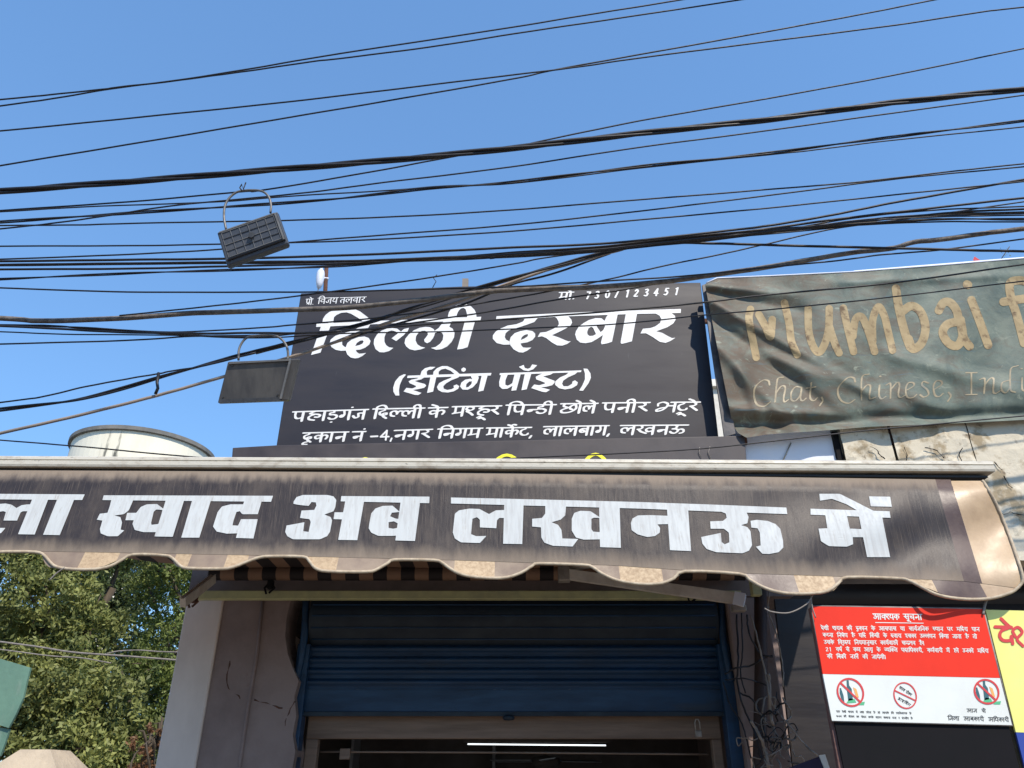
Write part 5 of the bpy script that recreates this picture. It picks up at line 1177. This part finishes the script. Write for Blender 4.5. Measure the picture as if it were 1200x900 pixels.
# ================================================================ FLOODLIGHTS
def basis(c3, tl, tr_, bl, Y):
    o = P(*tl, Y); return o, P(*tr_, Y)-o, P(*bl, Y)-o
def flood(name, lab, quad, Y, tiltY, depth, grid, bail):
    "quad: photo corners of the rear face tl, tr, br, bl"
    root = empty(name, sum((P(*q, Y) for q in quad), Vector())/4, lab, 'floodlight')
    D_ = [Y, Y, Y+tiltY, Y+tiltY]
    q = [P(*p, d) for p, d in zip(quad, D_)]
    u = (q[1]-q[0]); v = (q[3]-q[0]); n = u.cross(v).normalized()
    if n.y < 0: n = -n           # away from the camera
    def pt(a, b, d=0): # bilinear
        return (q[0]*(1-a)+q[1]*a)*(1-b)+(q[3]*(1-a)+q[2]*a)*b+n*d
    # housing: bevelled tray
    ring_ = [(0,0),(1,0),(1,1),(0,1)]
    V = [pt(*r, 0) for r in ring_]; V2 = [pt(.5+(r[0]-.5)*1.02, .5+(r[1]-.5)*1.04, depth*.5) for r in ring_]; V3 = [pt(.5+(r[0]-.5)*.98, .5+(r[1]-.5)*.98, depth) for r in ring_]
    F = [(0,1,2,3)]+[(i, (i+1) % 4, 4+(i+1) % 4, 4+i) for i in range(4)]+[(4+i, 4+(i+1) % 4, 8+(i+1) % 4, 8+i) for i in range(4)]+[(8,11,10,9)]
    o = obj('housing', V+V2+V3, F, M['lamp_blue'] if grid else M['lamp_grey'], root)
    bm = bmesh.new(); bm.from_mesh(o.data); bmesh.ops.recalc_face_normals(bm, faces=bm.faces); bm.to_mesh(o.data); bm.free(); bevel(o, .006, 2)
    def strip(a0, b0, a1, b1, w_, h_, m, nm):
        p0, p1 = pt(a0, b0, 0), pt(a1, b1, 0); t = (p1-p0).normalized(); s = n.cross(t)*w_
        V = [p0-s, p0+s, p1+s, p1-s]; V += [x-n*h_ for x in V]; V = [x+n*.001 for x in V]
        o = obj(nm, V, [(0,1,2,3),(4,7,6,5),(0,4,5,1),(1,5,6,2),(2,6,7,3),(3,7,4,0)], m, root); return o
    if grid:
        for k in range(7): strip(.06+.86*k/6, .06, .06+.86*k/6, .80, .0016, .004, M['lamp_edge'], 'cooling_rib')
        for k in range(5): strip(.06, .06+.74*k/4, .92, .06+.74*k/4, .0014, .005, M['lamp_black'] if k % 2 else M['lamp_edge'], 'cooling_rib')
        strip(.955, .03, .955, .86, .005, .008, M['lamp_edge'], 'rim_edge'); strip(.03, .875, .97, .875, .004, .010, M['black_plain'], 'rim_edge'); strip(.03, .02, .95, .02, .003, .006, M['lamp_edge'], 'rim_edge')
        c = pt(.5, .42, -.005); Vc = []; 
        for k in range(12):
            a = k*math.pi/6; Vc.append(c+(u.normalized()*math.cos(a)+v.normalized()*math.sin(a))*.016)
        obj('cable_gland', Vc+[x-n*.012 for x in Vc], [tuple(range(12)), tuple(range(12, 24))]+[(i, (i+1) % 12, 12+(i+1) % 12, 12+i) for i in range(12)], M['lamp_black'], root)
    else:
        strip(.03, .04, .90, .02, .005, .012, M['lamp_edge'], 'rim_edge'); strip(.90, .03, .90, .96, .006, .014, M['lamp_edge'], 'rim_edge')
        strip(.02, .96, .90, .96, .010, .012, M['lamp_black'], 'rim_edge')
        for a, b in ((.08,.1),(.86,.1),(.06,.86),(.84,.86)):
            c = pt(a, b, -.001); Vc = [c+(u.normalized()*math.cos(k*math.pi/4)+v.normalized()*math.sin(k*math.pi/4))*.006 for k in range(8)]
            obj('screw', Vc+[x-n*.005 for x in Vc], [tuple(range(8)), tuple(range(8, 16))]+[(i, (i+1) % 8, 8+(i+1) % 8, 8+i) for i in range(8)], M['lamp_black'], root)
    tube('bail', [P(x, y, Y+.01) for x, y in catmull(bail, 6)], .0065 if grid else .0075, M['bail_steel'], root, 8)
    return root
flood('hanging_floodlight', 'black floodlight with ribbed square-grid back hanging tilted from the upper cables', [(254.5,272.5),(325,248),(338,285),(266,311)], 3.32, .07, .085, True,
      [(265,269),(262.5,255),(263.5,242),(268,233),(276,226),(285,223.5),(300,223),(309,225),(315,231),(317.5,240),(317,249.5)])
flood('hanging_floodlight', 'flat grey floodlight hanging level in front of the left edge of the black sign', [(267,424),(349,420.5),(337,469),(255,472)], 4.15, .10, .09, False,
      [(279.5,422),(280,410),(284,401),(290,395.5),(300,393.5),(318,392.5),(328,396),(335,404),(337.5,413),(337,421.5)])
tag(tube('wire_tail', [P(284,224,3.3), P(281,220,3.3), P(283,216,3.3), P(285,222,3.3), P(288,214,3.3)], .004, M['cable'], None, 5), 'twist of loose wire ends on top of the upper floodlight handle', 'wire')

# ================================================================ WATER TANK, GREEN SHEET, POST
YT = 34.
cL, cR = P(90, 523, YT), P(252, 523, YT); rad = (cR.x-cL.x)/2*.93; cx = (cL.x+cR.x)/2
zt_ = P(125, 512, YT-2).z
wt = empty('water_tank', (cx, YT, 0), 'round cream concrete water tank with dark rim far beyond the shop roof', 'water tank')
v, f = revolve_geo((cx, YT, 0), [(.45,0),(.45,zt_-4.2),(rad*.97,zt_-2.6),(rad,zt_-2.4),(rad,zt_-.22),(rad,zt_-.12)], 64); obj('drum', v, f, M['tank'], wt, smooth=False)
v, f = revolve_geo((cx, YT, 0), [(rad+.005,zt_-.14),(rad+.14,zt_-.12),(rad+.14,zt_+.06),(rad*.9,zt_+.12),(rad*.3,zt_+.45),(0,zt_+.5)], 64); obj('lid', v, f, M['tank_rim'], wt, smooth=False)
v, f = revolve_geo((P(182,500,YT).x, YT-1.0, 0), [(.55,zt_),(.55,zt_+.32),(.5,zt_+.42),(0,zt_+.5)], 24); obj('hatch', v, f, M['tank_rim'], wt)
gs_ = empty('green_sheet', P(5, 885, 5.0), 'weathered pale green tin sheet hanging at the lower left edge', 'sheet')
slab('upper_sheet', [(-90,748),(0,772),(24,779),(35.5,782.5),(31,800),(27,818),(18,838),(10,853),(0,850),(-90,840)], 3.4, .012, M['green_sheet'], gs_)
slab('lower_sheet', [(-90,842),(0,852.5),(11,854.5),(6,870),(0,886),(-90,900)], 3.415, .012, M['green_sheet'], gs_)
cpx = P(48, 900, 3.1)
pc = empty('stone_post', (cpx.x, 3.1, .0), 'sandstone post with faceted cap at the bottom left corner', 'post')
zt2 = P(48, 878, 3.0).z; hw = .11; b0 = P(48, 900, 3.0).z-.012
V = [(cpx.x-hw*1.15, 2.98, b0),(cpx.x+hw*1.15, 2.98, b0),(cpx.x+hw*1.15, 3.23, b0),(cpx.x-hw*1.15, 3.23, b0),(cpx.x-hw*.42, 3.02, zt2),(cpx.x+hw*.55, 3.02, zt2),(cpx.x+hw*.55, 3.16, zt2),(cpx.x-hw*.42, 3.16, zt2)]
obj('cap', V, [(3,2,1,0),(4,5,6,7),(0,1,5,4),(1,2,6,5),(2,3,7,6),(3,0,4,7)], M['sandstone'], pc)
box('shaft', (cpx.x-hw, cpx.x+hw, 3.0, 3.21, 0, b0-.002), M['sandstone'], pc, .01)

# ================================================================ TREES
def tree(name, lab, base, hgt, blobs, nleaf, lm, lsize, trunk_r, bark, seed, limbs=7):
    rg = np.random.default_rng(seed); root = empty(name, base, lab, 'tree')
    bx, by, bz = base; gs = []
    top = Vector((bx+.3, by, bz+hgt*.72))
    tp = [Vector(base), Vector((bx+.1, by, bz+hgt*.3)), Vector((bx-.1, by, bz+hgt*.5)), top]
    q = [Vector(x) for x in catmull([tuple(t) for t in tp], 5)]
    gs.append(tube_geo(q, [trunk_r*(1-.75*i/len(q)) for i in range(len(q))], 9))
    for k, (cx, cy, cz, r, wt_) in enumerate(blobs):
        st_ = q[int(len(q)*(.35+.5*rg.random()))]; e = Vector((cx, cy, cz)); mid = st_.lerp(e, .5)+Vector((rg.normal(0, .15), rg.normal(0, .15), .15))
        l = [Vector(x) for x in catmull([tuple(st_), tuple(mid), tuple(e)], 5)]
        gs.append(tube_geo(l, [trunk_r*.38*(1-.8*i/len(l)) for i in range(len(l))], 6))
        for s in range(4):
            d = rg.normal(size=3); d /= np.linalg.norm(d); e2 = e+Vector(d)*r*.9; gs.append(tube_geo([e.lerp(st_, .2), e.lerp(e2, .5)+Vector((0, 0, .05)), e2], [.025, .016, .006], 5))
    v, f = merge(*gs); obj('trunk', v, f, bark, root, smooth=True)
    w_ = np.array([b[4] for b in blobs], float); w_ /= w_.sum(); cnt = (w_*nleaf).astype(int); C = []
    for b, c_ in zip(blobs, cnt):
        ncl = max(6, c_//45); d = rg.normal(size=(ncl, 3)); d /= np.linalg.norm(d, axis=1)[:, None]; rr = b[3]*(.35+.65*rg.random(ncl)**.6)
        cl = np.array(b[:3])+d*rr[:, None]*np.array([1, 1, .8]); idx = rg.integers(0, ncl, c_)
        C.append(cl[idx]+rg.normal(size=(c_, 3))*b[3]*.085)
    C = np.vstack(C); n = len(C); a = rg.normal(size=(n, 3)); a[:, 2] -= .3; a /= np.linalg.norm(a, axis=1)[:, None]
    b = np.cross(a, rg.normal(size=(n, 3))); b /= np.linalg.norm(b, axis=1)[:, None]; s = lsize*(.6+.8*rg.random(n))[:, None]
    V = np.empty((n, 4, 3)); V[:, 0] = C-a*s; V[:, 1] = C+b*s*.42; V[:, 2] = C+a*s; V[:, 3] = C-b*s*.42
    me = bpy.data.meshes.new('crown'); V = V.reshape(-1, 3)-np.array(base); me.vertices.add(4*n); me.vertices.foreach_set('co', V.ravel())
    me.loops.add(4*n); me.loops.foreach_set('vertex_index', np.arange(4*n, dtype=np.int32)); me.polygons.add(n); me.polygons.foreach_set('loop_start', np.arange(0, 4*n, 4, dtype=np.int32))
    me.materials.append(lm); me.update(calc_edges=True)
    o = bpy.data.objects.new('crown', me); scene.collection.objects.link(o); o.parent = root
    return root
def blob(x, y, Y, r, wt_=None): p = P(x, y, Y); return (p.x, p.y, p.z, r, wt_ or r*r)
YTr = 13.
tree('broadleaf_tree', 'tall olive green broadleaf tree filling the lower left under the awning', (P(60,900,YTr).x, YTr, 0), 6.2,
     [blob(-70,640,13,.9), blob(20,625,13.2,.7), blob(70,640,12.6,.8), blob(150,630,13,.7), blob(55,700,12.2,.75), blob(-20,740,12.4,.8), blob(100,740,12.4,.65), blob(20,800,12,.7), blob(70,800,12,.8), blob(120,830,12,.7), blob(20,880,12,.8), blob(90,890,11.8,.8), blob(150,880,12.2,.6), blob(-60,850,12.4,.9), blob(40,950,12,.9), blob(120,960,12,.9)], 95000, M['leaf_olive'], .040, .17, M['bark'], 3)
tree('green_tree', 'darker green fine leaved tree behind the white pillar at left', (P(200,900,15).x, 15, 0), 6.8,
     [blob(200,690,15,.9), blob(192,662,14,.45), blob(184,785,13.8,.5), blob(165,650,15.5,.8), blob(235,660,15,.8), blob(205,750,14.6,.8), blob(170,790,14.6,.7), blob(215,820,14.4,.8), blob(185,870,14.4,.8), blob(235,900,14.4,.9), blob(180,930,14.4,.9)], 50000, M['leaf_green'], .036, .14, M['bark'], 5)
tree('rusty_shrub', 'small shrub with rusty brown leaves low beside the white pillar', (P(182,900,10.5).x, 10.5, 0), 2.6,
     [blob(172,868,10.5,.22), blob(180,890,10.5,.3), blob(190,855,10.6,.18), blob(178,930,10.5,.4)], 2200, M['leaf_rust'], .03, .05, M['bark'], 9)
tree('dark_tree', 'added dark leaved tree behind the olive tree, darkening its gaps', (P(60,900,18).x, 18, 0), 8,
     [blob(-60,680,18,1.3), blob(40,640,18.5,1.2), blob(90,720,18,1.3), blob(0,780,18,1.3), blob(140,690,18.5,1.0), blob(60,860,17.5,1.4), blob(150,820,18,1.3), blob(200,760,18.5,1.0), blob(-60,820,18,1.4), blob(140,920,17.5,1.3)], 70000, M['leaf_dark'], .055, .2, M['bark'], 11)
